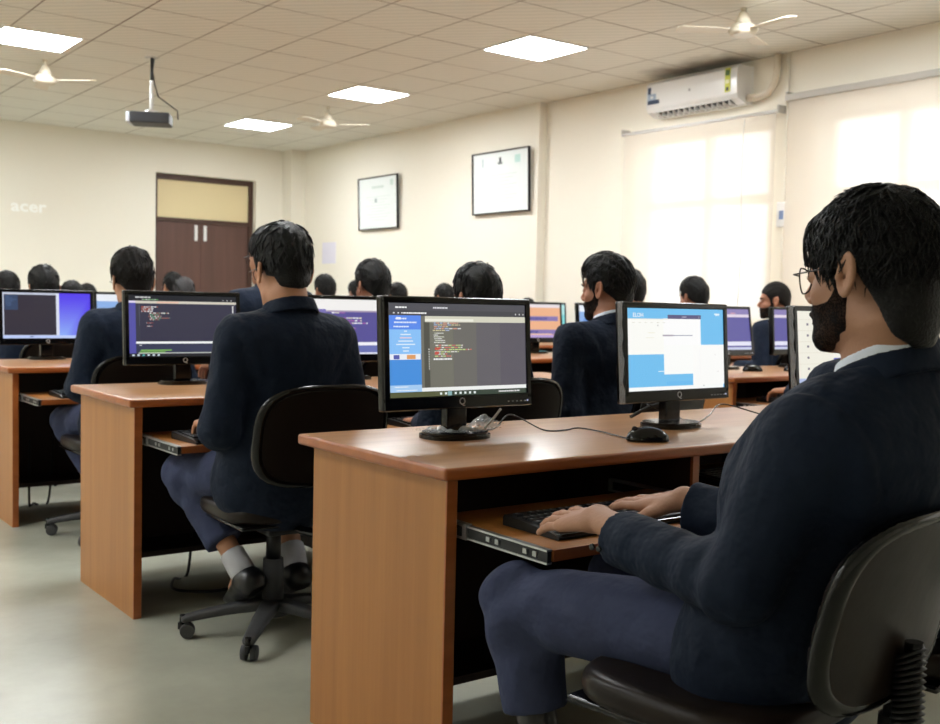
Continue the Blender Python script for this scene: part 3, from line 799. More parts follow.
# ---------------------------------------------------------------- desks
PIT = .755
def desk(x0, y0, n, label, group='computer desks', trays=None):
    r = empty('computer_desk', (x0, y0, 0), label=label, cat='desk', group=group); Lx = n*PIT+.09; D = .66
    bm = MB(); bm.box(0, Lx, 0, D, .722, .75, M_edge, .009, seg=3)
    i = bm.mi(M_top)
    for f in bm.bm.faces:
        if f.normal.z > .99 or f.calc_center_median().z > .7495: f.material_index = i
    bm.build('desk_top', r)
    for k, x in enumerate((.028, Lx-.054)):
        m = MB(); m.box(x, x+.026, .036, D-.04, 0, .721, M_panel); sp = m.build('side_panel', r)
        m = MB(); m.box(x-.001, x+.027, .030, .037, 0, .721, M_edge, .002); m.build('edge_band', sp)
    for k in range(1, n):
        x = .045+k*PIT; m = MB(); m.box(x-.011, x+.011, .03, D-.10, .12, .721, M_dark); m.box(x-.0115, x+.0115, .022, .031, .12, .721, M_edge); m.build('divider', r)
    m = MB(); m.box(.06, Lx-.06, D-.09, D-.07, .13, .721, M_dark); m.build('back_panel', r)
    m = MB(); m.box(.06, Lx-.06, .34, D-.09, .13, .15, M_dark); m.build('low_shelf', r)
    for k in range(n):
        out = (trays or {}).get(k, .27)
        xa, xb = .045+k*PIT+.022, .045+(k+1)*PIT-.022; ya = .02-out
        m = MB(); m.box(xa+.014, xb-.014, ya, ya+.40, .598, .619, M_panel); 
        m.box(xa+.014, xb-.014, ya-.003, ya+.002, .597, .620, M_edge, .001); t = m.build('keyboard_tray', r)
        for s, x in ((0, xa+.001), (1, xb-.011)):
            m = MB()
            m.box(x, x+.010, ya, ya+.27, .594, .620, M_zincd); m.box(x-.002, x+.012, ya, ya+.27, .592, .596, M_zinc); m.box(x-.002, x+.012, ya, ya+.27, .6175, .6215, M_zinc)
            for q in (.03, .06, .15, .18): m.box(x-.003, x+.011, ya+q, ya+q+.012, .602, .612, M_chrome)
            m.build('slide_rail', t)
            m = MB()
            m.box(x-.004, x+.012, ya+.26, .30, .590, .6245, M_zinc); m.box(x-.006, x+.0, ya+.275, .28, .597, .618, M_zincd)
            for q in (.0, .05): m.box(x-.008, x+.002, ya+.29+q, ya+.31+q, .596, .612, M_chrome)
            m.build('slide_channel', t)
    return r

# ---------------------------------------------------------------- monitors
def code_rects(x0, y0, x1, y1, rows, seed, cols=('#e8e8ea', '#d9a08c', '#d4c9a0', '#a8b8d8'), maxw=.8, th=.45):
    rs = random.Random(seed); out = []; dy = (y1-y0)/rows
    for i in range(rows):
        if rs.random() < .14: continue
        x = x0+rs.choice([0, .03, .06])*(x1-x0); y = y1-(i+.5)*dy; lim = x0+(x1-x0)*rs.uniform(.25, maxw)
        while x < lim:
            w = rs.uniform(.02, .07)*(x1-x0)/ .8; out.append((x, y-dy*th/2, min(x+w, lim), y+dy*th/2, rs.choice(cols))); x += w+.012*(x1-x0)
    return out
def screen_code_blue():
    r = [(0, 0, 1, 1, '#76756b'), (0, .92, 1, 1, '#55555c'), (0, .865, 1, .925, '#4b4b50'), (.25, .80, 1, .865, '#d8d6c4'), (.25, .81, .6, .835, '#f0efe2'),
         (.0, 0, 1, .055, '#3a463c'), (.0, 0, .42, .05, '#5c5f42'), (.2, .055, 1, .095, '#f2f4f2'), (.0, .055, .22, .87, '#4d93e0'), (0, .72, .22, .87, '#5f8ff0'), (0, .46, .22, .72, '#8cc4fb'),
         (.0, .40, .215, .46, '#eef2fa'), (.03, .405, .07, .45, '#5a62b0'), (.12, .405, .18, .45, '#e2a068'), (0, .055, .22, .13, '#a9cff5'), (.24, .095, .28, .80, '#56564e'), (.45, .095, 1, .80, '#6f6d69'), (.62, .095, 1, .80, '#67646a'), (.80, .095, 1, .80, '#605c66')]
    r += [(.03+.2*0, .94, .03, .96, '#ffffff')]
    r += code_rects(.03, .935, .30, .975, 1, 3, ('#ffffff',), 1, .4)+code_rects(.30, .935, .55, .975, 1, 9, ('#e8e8ee',), 1, .4)+code_rects(.1, .88, .3, .91, 1, 4, ('#ffffff',), 1, .5)
    for i, x in enumerate((.03, .06, .085)): r.append((x, .888, x+.01, .902, '#e8e8e8'))
    r += [(.05, .825, .08, .85, '#ffffff')]+code_rects(.035, .775, .20, .855, 2, 5, ('#e6f0ff',), 1, .4)+code_rects(.03, .735, .2, .765, 1, 6, ('#e6f0ff',), 1, .5)
    for i, w in enumerate((.02, .07, .08, .10, .13, .05, .04)): r.append((.11-w/2, .695-i*.035, .11+w/2, .708-i*.035, '#dff0ff' if i != 2 else '#e8d0e0'))
    r += code_rects(.03, .065, .20, .12, 3, 7, ('#ffffff',), 1, .4)
    r += code_rects(.285, .70, .62, .80, 5, 18, maxw=.98, th=.55)+code_rects(.30, .57, .42, .69, 6, 12, ('#e8e8e8', '#d8dcc8'), .9, .5)+code_rects(.30, .42, .60, .56, 6, 29, ('#e8e8e0', '#d8786c', '#c8d890'), 1, .5)+code_rects(.285, .385, .48, .415, 1, 30, ('#f0f0f0',), 1, .6)
    r += [(.30, .50, .335, .525, '#c8564c'), (.30, .455, .33, .48, '#c8564c')]
    for i in range(9): r.append((.255, .50-i*.026, .262, .512-i*.026, '#e8e8e0'))
    for i in range(8): r.append((.33+i*.035, .016, .345+i*.035, .040, '#e9f2f0' if i != 2 else '#ffffff'))
    r += [(.385, .006, .415, .05, '#8fb4b8')]+code_rects(.75, .015, .98, .045, 1, 44, ('#e8e8e8',), 1, .5)+[(.90+i*.03, .885, .908+i*.03, .90, '#e0e0e0') for i in range(3)]
    return r
def screen_windows():
    return [(0, 0, 1, 1, '#74c2f2'), (0, 0, .99, .045, '#fbfdfc'), (0, .44, .7, .87, '#fdfdf8'), (.36, .19, 1, .55, '#fdfefc'), (.36, .55, .75, .88, '#fefefe'), (.405, .875, .755, .925, '#5e5a80'), (.66, .045, 1, .55, '#fdfdfb'), (.38, .055, .66, .10, '#6cbdf2'),
        (0, .865, .41, .875, '#f4efe0'), (.35, .665, .66, .674, '#8e90a8'), (.35, .66, .46, .679, '#b0a8b4'), (.30, .785, .307, .80, '#7a7a82'), (.30, .225, .355, .235, '#e8f8ff'), (.77, .03, .78, .04, '#5a5a64'),
        (.03, .91, .14, .935, '#ffffff') if False else (.9, .93, .96, .95, '#d8f0ff'), (.55, .895, .60, .905, '#bcb8cc'), (.73, .893, .735, .907, '#e0e0ee'), (.93, .20, .934, .215, '#b0a0a0'), (.90, .42, .904, .43, '#b0a0a0'), (.73, .10, .732, .5, '#f0eef2')] + [(.05+i*.06, .825, .075+i*.06, .83, '#d6d2c4') for i in range(6)] + [(.2, .70, .27, .705, '#e8e2c4'), (.18, .64, .26, .645, '#ece8d4')]
def screen_dark_ide(v=0):
    r = [(0, 0, 1, 1, '#3b3a4c'), (0, .90, 1, 1, '#24262e'), (0, .865, 1, .905, '#d8d2c4'), (0, .865, .06, .905, '#e4dcf4'), (.25, .868, .45, .90, '#e8c4b0'), (0, .055, .065, .87, '#5856a8'), (.06, .055, .1, .86, '#3f3f4e'), (.06, .21, 1, .245, '#f6f8f8'), (.06, .07, 1, .21, '#3c4058'), (0, 0, 1, .05, '#2a2b30'), (.08, .05, 1, .065, '#c8ccc8'), (.09, .066, .32, .085, '#78b050'), (.1, .095, .38, .112, '#8cc864')]
    r += code_rects(.03, .945, .5, .98, 1, 3+v, ('#e8e8e8',), 1, .5)+code_rects(.12, .915, .3, .94, 1, 4+v, ('#e0e8e0', '#70c070'), 1, .5)
    r += [(.11, .80, .14, .815, '#b85a54')]+code_rects(.11, .72, .28, .82, 4, 11+v, ('#f0f0f0', '#b8604c'), 1, .6)+code_rects(.17, .56, .37, .72, 6, 13+v, ('#f0f0ea', '#78a888', '#a06a60'), 1, .6)+code_rects(.15, .48, .25, .56, 3, 15+v, ('#d0d0d0', '#a05048'), 1, .5)+code_rects(.08, .155, .14, .195, 2, 16, ('#ffffff',), 1, .6)
    for i in range(10): r.append((.085, .81-i*.033, .092, .822-i*.033, '#6c7080'))
    for i in range(6): r.append((.02+i*.045, .012, .04+i*.045, .038, '#d8e8f0' if i != 2 else '#60b8b8'))
    r += [(.9, .015, .97, .035, '#e0e0e0')]+[(.86+i*.04, .925, .87+i*.04, .94, '#d0d0d0') for i in range(3)]
    r.append((.955, .72, .965, .84, '#e8e8e8')); return r
def screen_purple_split():
    r = [(0, 0, 1, 1, '#5a44ee')]+[(.63, 0, 1-.018*i, .95-.052*i, '#%02x%02x%02x' % (int(90+3.4*i), int(70+6.5*i), int(240+.7*i))) for i in range(17)]+[ (.0, .0, .63, 1, '#c8cedf'), (.015, .07, .60, .955, '#38343f'), (.02, .62, .17, .945, '#3a4a68'), (0, 0, 1, .065, '#c2d2fb'), (.60, .07, .635, 1, '#dfe4f4'), (.3, .02, .34, .05, '#8090c0')]
    return r+code_rects(.03, .7, .16, .93, 7, 3, ('#52688c',), 1, .5)
def screen_violet(v=0):
    r = [(0, 0, 1, 1, '#5f5aa0'), (0, .86, 1, 1, '#8c80b8'), (0, .80, 1, .87, '#e4d8e8'), (0, .10, 1, .20, '#e8e8f8'), (0, 0, 1, .06, '#cfd4ee')]
    return r+(code_rects(.1, .5, .5, .78, 7, 5+v, ('#e8d8e8', '#c8689c'), .8, .5) if v else [(.62, .88, .72, .91, '#d8a0b0')])
def screen_violet_top():
    return [(0, 0, 1, 1, '#5b5599'), (0, .80, 1, 1, '#f6f4f2'), (0, .16, 1, .22, '#f4f4fa'), (0, .03, 1, .16, '#6c74b4'), (0, 0, 1, .03, '#e6e8f4'), (0, .77, 1, .80, '#a89ab4'), (.0, .63, .2, .82, '#7a72b8')]+code_rects(.25, .45, .75, .78, 7, 8, ('#f0f0f4', '#a060a8', '#e8e0c8'), .9, .5)
def screen_white_grid():
    r = [(0, 0, 1, 1, '#f2efe2'), (.46, 0, 1, .85, '#f6f3ea'), (.46, .18, .9, .34, '#6c70c8'), (0, 0, .7, .06, '#b8c4e8')]
    r += [(0, .88-.155*i, .46, .884-.155*i, '#dcd4c0') for i in range(5)]+[(.12, .80-.155*i, .145, .83-.155*i, '#7c7484') for i in range(5)]
    return r
def screen_orange():
    r = [(0, 0, 1, 1, '#f0b48c'), (0, .9, 1, 1, '#ece2e6'), (0, 0, 1, .08, '#b8a0dc'), (0, .1, .9, .24, '#8878b4'), (0, .5, .95, .64, '#8878b4'), (0, .08, .8, .12, '#f4c8a8')]
    return r+code_rects(.0, .52, .9, .62, 1, 4, ('#5c5a9c',), 1, .8)+code_rects(.0, .12, .85, .22, 1, 6, ('#5c5a9c',), 1, .8)
def screen_cyan():
    return [(0, 0, 1, 1, '#7ed8dc'), (0, .6, 1, 1, '#b4e8e8'), (.3, .2, .8, .5, '#58b8c8')]
def screen_sky():
    return [(0, 0, 1, 1, '#8fb4ea'), (0, .80, 1, 1, '#eef2fa'), (.1, .1, .5, .6, '#6f98dc')]
def screen_mesh(w, h, rects):
    m = MB(); m.box(-w/2, w/2, -.001, .002, 0, h, scr(rects[0][4]))
    for i, (x0, y0, x1, y1, c) in enumerate(rects[1:]):
        x0, x1, y0, y1 = max(0, x0), min(1, x1), max(0, y0), min(1, y1)
        if x1 <= x0 or y1 <= y0: continue
        y = -.00115-.00004*i
        m.quad([(-w/2+x0*w, y, y0*h), (-w/2+x1*w, y, y0*h), (-w/2+x1*w, y, y1*h), (-w/2+x0*w, y, y1*h)], scr(c))
    return m.mesh('screen', recalc=False)
SHARED = {}
def monitor(x, y, rects, label, rz=0, tilt=5, w=.475, h=.287, film=False, logo=True, text=None, big=True):
    r = empty('monitor', (x, y, .75), rz, label=label, cat='monitor', group='computer monitors')
    key = (w, h)
    if key not in SHARED:
        S = {}
        m = MB(); zb = .0; bz = .018
        m.box(-w/2, w/2, -.004, .022, 0, h, M_black, .006, seg=3); m.box(-w/2+.05, w/2-.05, .02, .05, .04, h-.04, M_blackm, .015)
        # raised bezel
        for a in ((-w/2+.002, w/2-.002, .0015, .034), (-w/2+.002, w/2-.002, h-bz, h-.002)): m.box(a[0], a[1], -.010, -.003, a[2], a[3], M_black, .0025)
        for a in ((-w/2+.002, -w/2+bz), (w/2-bz, w/2-.002)): m.box(a[0], a[1], -.010, -.003, .02, h-.01, M_black, .0025)
        S['monitor_housing'] = m.mesh('monitor_housing')
        m = MB()
        for i in range(5): m.box(w/2-.085+i*.014, w/2-.080+i*.014, -.0112, -.0095, .012, .0145, M_keytop)
        m.box(w/2-.02, w/2-.016, -.0112, -.0095, .012, .016, scr('#cfd8ff')); S['control_buttons'] = m.mesh('control_buttons')
        S['logo'] = text_mesh('Q', .026, M_keytop, .0006)
        m = MB(); m.box(-.032, .032, .0, .03, -.078, .03, M_black, .006); m.cyl((-.03, .015, .02), (.03, .015, .02), .016, .016, M_blackm, 14); S['stand_neck'] = m.mesh('stand_neck')
        m = MB(); pts = 36
        for z0, z1, sc in ((0, .010, 1), (.010, .016, .93)):
            ps = [(.094*sc*math.copysign(abs(math.cos(a))**.8, math.cos(a)), .072*sc*math.copysign(abs(math.sin(a))**.8, math.sin(a))) for a in [2*math.pi*i/pts for i in range(pts)]]
            m.prism([(px, py) for px, py in ps], z0, z1, M_black, 2)
        S['stand_base'] = m.mesh('stand_base'); SHARED[key] = S
    S = SHARED[key]; zs = .076; T = R(tilt)
    def part(n, par=r, loc=(0, 0, zs), rot=(-T, 0, 0)):
        o = obj(n, S[n], par); o.location = loc; o.rotation_euler = rot; return o
    part('stand_base', loc=(0, .02, .0), rot=(0, 0, 0)); part('stand_neck', loc=(0, .012, .09), rot=(0, 0, 0))
    hs = part('monitor_housing')
    if big:
        part('control_buttons', hs, (0, 0, 0), (0, 0, 0)); o = part('logo', hs, (0, -.0105, .018), (R(90), 0, 0))
    sc_ = obj('screen', screen_mesh(w-2*.018, h-.034-.018, rects), hs); sc_.location = (0, -.0045, .034)
    if text:
        for (t, sz, px, pz) in text:
            o = obj('screen_text', text_mesh(t, sz, scr('#ffffff'), .0002), sc_); o.location = ((px-.5)*(w-.036), -.0035, pz*(h-.052)); o.rotation_euler = (R(90), 0, 0)
    if film:
        m = MB(); f = mat('torn_film', '#c9ccd0', .2, alpha=.35)
        rs = random.Random(4); pr_ = None
        for i in range(15):
            z = .0+i*h/14; p_ = (-w/2-.002-rs.uniform(0, .006), -.012+rs.uniform(-.004, .004), z)
            if pr_: m.quad([pr_, p_, (-w/2-.001, .01, z), (-w/2-.001, .01, pr_[2])], f)
            pr_ = p_
        m.build('protective_film', hs, recalc=False)
    return r
def cable(name, pts, rad, m, label, cat='cable', n=6):
    # smooth Catmull-Rom path
    P = [Vector(p) for p in pts]; P = [P[0]*2-P[1]]+P+[P[-1]*2-P[-2]]; out = []
    for i in range(1, len(P)-2):
        for k in range(8):
            t = k/8; a, b, c, d = P[i-1:i+3]
            out.append(.5*((2*b)+(c-a)*t+(2*a-5*b+4*c-d)*t*t+(3*b-a-3*c+d)*t**3))
    out.append(P[-2]); q = MB(); q.tube(out, rad, m, n)
    return tag(q.build(name), label, cat)

# ---------------------------------------------------------------- keyboard and mouse
KW, KD = .445, .155
def kb_layout():
    ks = []; x0 = -KW/2+.012; u = .0193
    rows = [(.128, [1]+[None]+[1]*4+[.0]+[1]*4+[.0]+[1]*4), (.100, [1]*13+[1.9]), (.081, [1.5]+[1]*12+[1.4]), (.062, [1.8]+[1]*11+[2.1]), (.043, [2.3]+[1]*10+[2.6]), (.024, [1.4, 1.2, 1.2, 5.6, 1.2, 1.2, 1.4, 1.7])]
    for y, rw in rows:
        x = x0
        for k in rw:
            if k is None: x += u; continue
            if k == 0: x += u*.35; continue
            ks.append((x, y, k*u-.0022)); x += k*u
    x1 = x0+15.25*u
    for y, n in ((.128, 3), (.100, 3), (.081, 3), (.024, 3)):
        for i in range(n): ks.append((x1+i*u, y, u-.0022))
    ks.append((x1+u, .043, u-.0022)); x2 = x1+3.25*u
    for y in (.100, .081, .062, .043, .024):
        for i in range(4 if y > .03 else 3): ks.append((x2+i*u, y, u-.0022))
    return ks[:100]
def kb_body():
    m = MB(); pr_ = [(-.025, .0), (-.03, .006), (.0, .013), (KD-.005, .024), (KD, .018), (KD, 0)]
    m.prism(pr_, -KW/2, KW/2, M_blackm, 0); m.box(-KW/2+.006, KW/2-.006, -.027, .006, .004, .0125, M_black, .003)
    return m.mesh('keyboard_body')
def key_mesh(wd):
    m = MB(); m.box(0, wd, 0, .0168, 0, .0065, M_keys, .002); m.box(wd*.22, wd*.22+.0055, .0085, .0135, .0064, .00668, M_keytop); return m.mesh('key')
KBB = kb_body(); KMS = {}
def keyboard(x, y, rz, label, detail=False, z=.6195):
    r = empty('keyboard', (x, y, z), rz, label=label, cat='keyboard', group='black keyboards on the trays'); obj('keyboard_body', KBB, r)
    if detail:
        for kx, ky, kw in kb_layout():
            q = round(kw, 4)
            if q not in KMS: KMS[q] = key_mesh(kw)
            o = obj('key', KMS[q], r); o.location = (kx, ky-.008, .0125+(ky-.008)*.071)
    else:
        if 'all' not in KMS:
            m = MB()
            for kx, ky, kw in kb_layout():
                z0 = .0125+(ky-.008)*.071; m.box(kx, kx+kw, ky-.008, ky+.0088, z0, z0+.0065, M_keys); m.box(kx+kw*.25, kx+kw*.25+.004, ky+.001, ky+.005, z0+.0064, z0+.00668, M_keytop)
            KMS['all'] = m.mesh('keys')
        obj('keys', KMS['all'], r, kind='stuff')
    return r
MSH = None
def mouse(x, y, rz, label, z=.7505):
    global MSH
    if MSH is None:
        def f(P):
            d = ell(P, (0, 0, .004), (.031, .056, .033)); d = smax(d, -P[:, 2], .002); return d
        a = sdf_mesh('mouse_shell', f, (-.04, -.07, -.01), (.04, .07, .05), .002, M_black)
        b = MB(); b.cyl((-.004, .034, .030), (.004, .034, .030), .008, .008, M_grey, 14); c = MB(); c.tube([(0, t, .0055+.0335*math.sqrt(max(0, 1-(t/.056)**2))) for t in np.linspace(.0, .052, 10)], .0009, M_grey, 5)
        MSH = (a, b.mesh('scroll_wheel'), c.mesh('button_gap'))
    r = empty('mouse', (x, y, z), rz, label=label, cat='mouse', group='black computer mice')
    obj('mouse_shell', MSH[0], r); obj('scroll_wheel', MSH[1], r); obj('button_gap', MSH[2], r); return r

# ---------------------------------------------------------------- office chair
def chair_meshes():
    S = {}
    def back(P):
        q = P.copy(); q[:, 1] = q[:, 1]-.55*q[:, 0]**2+.25*(q[:, 2]-.69)**2+.22*(q[:, 2]-.69)
        u = np.abs(q[:, 0])/.215; v = np.abs(q[:, 2]-.69)/.15
        d2 = ((u**3.3+v**3.3)**(1/3.3)-1)*.15
        return d2, q[:, 1]
    def shell(P):
        d2, y = back(P); return smax(smax(d2, np.abs(y+.352)-.009, .006), -1-y*0, .001)
    def rim(P):
        d2, y = back(P); return np.sqrt((d2+.006)**2+(y+.350)**2)-.0125
    def cush(P):
        d2, y = back(P); return smax(d2+.012, np.abs(y+.335)-.017, .012)
    lo, hi = (-.26, -.46, .52), (.26, -.24, .9)
    S['backrest_shell'] = sdf_mesh('backrest_shell', shell, lo, hi, .006, M_leather)
    S['backrest_rim'] = sdf_mesh('backrest_rim', rim, lo, hi, .005, M_black)
    S['backrest_cushion'] = sdf_mesh('backrest_cushion', cush, lo, hi, .007, M_leather)
    def seat(P):
        u = np.abs(P[:, 0])/.215; v = np.abs(P[:, 1])/.205
        d2 = ((u**3.4+v**3.4)**(1/3.4)-1)*.205
        zz = P[:, 2]-.43+.05*np.clip(P[:, 1]-.1, 0, 1)**1.5*4
        return smax(d2, np.abs(zz)-.028, .025)
    S['seat'] = sdf_mesh('seat', seat, (-.27, -.26, .3), (.27, .26, .5), .008, M_leather)
    m = MB(); m.box(-.19, .19, -.18, .19, .388, .402, M_black, .006, seg=3); S['seat_pan'] = m.mesh('seat_pan')
    m = MB(); pts = [(0, -.05, .385), (0, -.20, .378), (0, -.29, .385), (0, -.345, .42), (0, -.365, .50), (0, -.365, .60)]; m.tube(pts, .014, M_black, 10); S['back_bar'] = m.mesh('back_bar')
    m = MB()
    for i in range(22):
        z = .40+i*.0095; m.cyl((0, -.358-.003*(i/22), z), (0, -.358, z+.0055), .026, .021, M_blackm, 16)
    S['bellows'] = m.mesh('bellows')
    m = MB(); m.box(-.06, .06, -.09, .09, .34, .39, M_blackm, .01); m.cyl((.06, 0, .365), (.19, .01, .36), .005, .005, M_chrome, 8); m.box(.18, .225, -.004, .024, .352, .368, M_blackm, .006)
    m.cyl((-.05, .03, .37), (-.02, .12, .375), .006, .006, M_chrome, 8); S['tilt_mechanism'] = m.mesh('tilt_mechanism')
    m = MB(); m.cyl((0, 0, .10), (0, 0, .25), .036, .033, M_grey, 20); m.cyl((0, 0, .25), (0, 0, .35), .024, .024, M_blackm, 16); S['gas_column'] = m.mesh('gas_column')
    m = MB(); m.cyl((0, 0, .065), (0, 0, .115), .05, .042, M_grey, 24); S['base_hub'] = m.mesh('base_hub')
    m = MB()
    def bl(P):
        t = np.clip((P[:, 0]-.03)/.26, 0, 1); zc = .100-.022*t-.018*t*t
        wd = .032-.012*t; hg = .018-.006*t
        return smax(smax(np.abs(P[:, 1])-wd, np.abs(P[:, 2]-zc)-hg, .012), np.abs(P[:, 0]-.155)-.135, .012)
    S['base_leg'] = sdf_mesh('base_leg', bl, (0, -.05, .03), (.31, .05, .13), .005, M_grey)
    m = MB(); m.cyl((.285, 0, .045), (.285, 0, .075), .010, .010, M_black, 10)
    for s in (-1, 1): m.cyl((.270, s*.007, .0245), (.270, s*.024, .0245), .0245, .022, M_grey, 20)
    m.box(.258, .300, -.007, .007, .028, .052, M_blackm, .004); S['caster'] = m.mesh('caster')
    return S
CH = chair_meshes()
def chair(x, y, rz, label, spin=0, bz=0, sz=0, sy=0):
    r = empty('office_chair', (x, y, 0), rz, label=label, cat='chair', group='black office chairs')
    for n in ('seat', 'seat_pan', 'gas_column', 'tilt_mechanism'): obj(n, CH[n], r).location = (0, sy, sz) if n.startswith('seat') else (0, 0, 0)
    b = obj('backrest', CH['backrest_shell'], r); obj('backrest_rim', CH['backrest_rim'], b); obj('backrest_cushion', CH['backrest_cushion'], b)
    b.location.z = bz; bb = obj('back_bar', CH['back_bar'], r); obj('bellows', CH['bellows'], bb).location.z = bz*.5
    h = obj('base_hub', CH['base_hub'], r)
    for k in range(5):
        l = obj('base_leg', CH['base_leg'], r); l.rotation_euler = (0, 0, spin+k*2*math.pi/5)
        obj('caster', CH['caster'], l)
    return r
# ---------------------------------------------------------------- placement: desks
Y1, Y2, Y3, Y4, Y5, Y6 = 1.79, 3.48, 5.17, 6.86, 8.55, 10.24
XA = 1.28; XB = 4.26
desk(XA, Y1, 3, 'nearest brown computer desk in the foreground, beside the person in glasses', trays={0: .27, 1: .05, 2: .2})
desk(1.20, Y2, 3, 'second brown computer desk from the front, behind the foreground desk')
desk(1.22, Y3, 3, 'third brown computer desk from the front, at the left edge of the photo')
desk(XB, Y2, 3, 'brown window-side desk with a hand on its tray, behind the white and blue monitor', trays={0: .22})
desk(XB, Y3, 3, 'brown computer desk across the aisle under the orange monitor')
desk(1.25, Y4, 3, 'brown computer desk in the fourth row, left block, hidden by people')
desk(XB, Y4, 3, 'brown computer desk in the fourth row, window block, hidden by people')
desk(1.28, Y5, 3, 'brown computer desk in the fifth row, left block, hidden by people')
desk(XB, Y5, 3, 'brown computer desk in the fifth row, window block, hidden by people')
desk(1.30, Y6, 3, 'brown computer desk in the last row, left block, hidden by people')
desk(XB, Y6, 3, 'brown computer desk in the last row, window block, hidden by people')

# ---------------------------------------------------------------- placement: monitors
monitor(1.604, 2.185, screen_code_blue(), 'black monitor with a blue sidebar and dark code window, on the foreground desk', w=.466, h=.284, tilt=4)
monitor(2.318, 2.10, screen_windows(), 'black monitor showing white windows over bright blue, behind the mouse', w=.452, h=.284, tilt=4, film=True, rz=R(1.5),
        text=[('ELOH', .017, .105, .915), ('AMO', .008, .93, .93)])
monitor(3.12, 2.12, screen_white_grid(), 'black monitor with a cream table of cells, half hidden by the nearest face', w=.458, h=.286, tilt=5, film=True)
monitor(1.603, 4.02, screen_dark_ide(), 'black monitor with dark code editor and green console text, left of the seated back view', w=.474, h=.289, tilt=4)
monitor(2.365, 4.02, screen_violet_top(), 'black monitor with white header over violet, right of the seated back view', w=.474, h=.289, tilt=4)
monitor(2.95, 4.05, screen_violet(3), 'monitor hidden behind the foreground monitor with the blue sidebar', w=.40, h=.28)
monitor(4.80, 3.98, screen_violet(0), 'black monitor with plain violet screen, just right of the white and blue monitor', tilt=9, w=.46)
monitor(5.43, 3.98, screen_violet(0), 'black monitor with plain violet screen, just left of the cream table monitor', tilt=4, w=.46)
monitor(1.555, 5.76, screen_purple_split(), 'black monitor with dark window and bright purple strip, at the left edge', w=.475, h=.287, tilt=4)
monitor(2.44, 5.74, screen_dark_ide(1), 'monitor whose lit edge shows left of the seated back view', w=.47)
monitor(3.10, 5.74, screen_sky(), 'monitor in the third row hidden behind the violet header monitor', w=.46)
monitor(4.86, 5.72, screen_orange(), 'black monitor with orange and lilac bands, left of the bearded side profile in mid row', w=.47, tilt=6)
monitor(5.47, 5.72, screen_sky(), 'monitor in the third row, window block, hidden by the turned head', w=.46)
monitor(6.20, 5.72, screen_sky(), 'monitor in the third row, window block, nearest the blinds', w=.46)
monitor(2.53, 7.38, screen_sky(), 'small pale blue monitor glimpsed beside glasses at the left', w=.46)
monitor(6.36, 7.35, screen_cyan(), 'cyan monitor glimpsed behind the orange banded monitor', w=.46)
for i, (x, y, l) in enumerate([(1.66, 7.38, 'monitor in the fourth row, left end'), (3.2, 7.38, 'monitor in the fourth row, aisle end'), (4.7, 7.38, 'monitor in the fourth row of the window block, aisle end'),
        (1.7, 9.05, 'monitor in the fifth row, left end'), (2.5, 9.05, 'monitor in the fifth row, middle'), (3.2, 9.05, 'monitor in the fifth row, aisle end'), (4.7, 9.05, 'monitor in the fifth row of the window block, aisle end'), (5.5, 9.05, 'monitor in the fifth row of the window block, middle')]):
    monitor(x, y, screen_sky() if i % 2 else screen_violet(0), l+', hidden behind people', w=.44, h=.26)

# ---------------------------------------------------------------- placement: keyboards, mice, cables
keyboard(1.648, 1.622, 0, 'black keyboard under the hands of the person in glasses', detail=True)
keyboard(2.46, 1.84, 0, 'black keyboard on the pushed-in tray next to the typing hands')
keyboard(1.56, 3.30, R(4), 'black keyboard on the second desk under the back-view person\'s left hand')
keyboard(1.62, 4.99, R(2), 'black keyboard on the third desk at the left edge')
keyboard(4.70, 3.36, 0, 'black keyboard under the lone hand on the window-side desk')
keyboard(2.42, 3.32, 0, 'black keyboard on the second desk, middle seat, hidden from view')
keyboard(3.10, 3.32, 0, 'black keyboard on the second desk in front of the bearded side profile')
mouse(2.005, 1.912, R(55), 'glossy black mouse on the foreground desk between the two monitors')
mouse(4.80, 3.80, R(50), 'small flat black mouse beside the plain violet monitor')
mouse(5.06, 3.72, R(50), 'black mouse below the violet screen, left of the cream table monitor')
z = .7535
cable('mouse_cable', [(1.72, 2.27, z), (1.80, 2.29, z), (1.86, 2.31, .785), (1.90, 2.30, .775), (1.90, 2.20, z), (1.95, 2.17, z), (2.0, 2.17, .757), (2.02, 2.10, z), (2.00, 2.03, z), (1.985, 1.965, z), (1.968, 1.938, .765)], .0021, M_blackm, 'thin black cable running from the mouse to behind the blue sidebar monitor')
cable('monitor_cable', [(2.36, 2.26, .80), (2.45, 2.16, z), (2.56, 2.19, .762), (2.68, 2.24, .79), (2.74, 2.16, .77), (2.72, 2.03, z), (2.80, 2.0, z), (2.95, 2.0, z), (3.1, 2.05, z)], .0024, M_black, 'looping black cable on the desk, right of the white and blue monitor')
cable('video_cable', [(2.42, 2.26, .80), (2.38, 2.28, .785), (2.345, 2.29, .768), (2.325, 2.29, .761)], .006, M_blackm, 'thick black plug lead behind the left foot of the white and blue monitor')
cable('cable_tie', [(1.665, 2.16, .775), (1.685, 2.15, .80), (1.705, 2.145, .825)], .0035, mat('grey_tie', '#b9babd', .4), 'pale grey tie sticking up by the stand of the blue sidebar monitor', 'tie')
cable('floor_cable', [(1.62, 3.95, .35), (1.60, 3.96, .02), (1.52, 3.9, .012), (1.47, 3.75, .012), (1.6, 3.66, .012), (1.75, 3.72, .012), (1.9, 3.85, .012)], .006, M_blackm, 'black cable looping on the floor under the second desk')
cable('floor_cable', [(1.44, 5.66, .35), (1.44, 5.67, .02), (1.47, 5.7, .012), (1.54, 5.7, .012), (1.56, 5.67, .35)], .006, M_blackm, 'black cable loop hanging to the floor under the third desk')
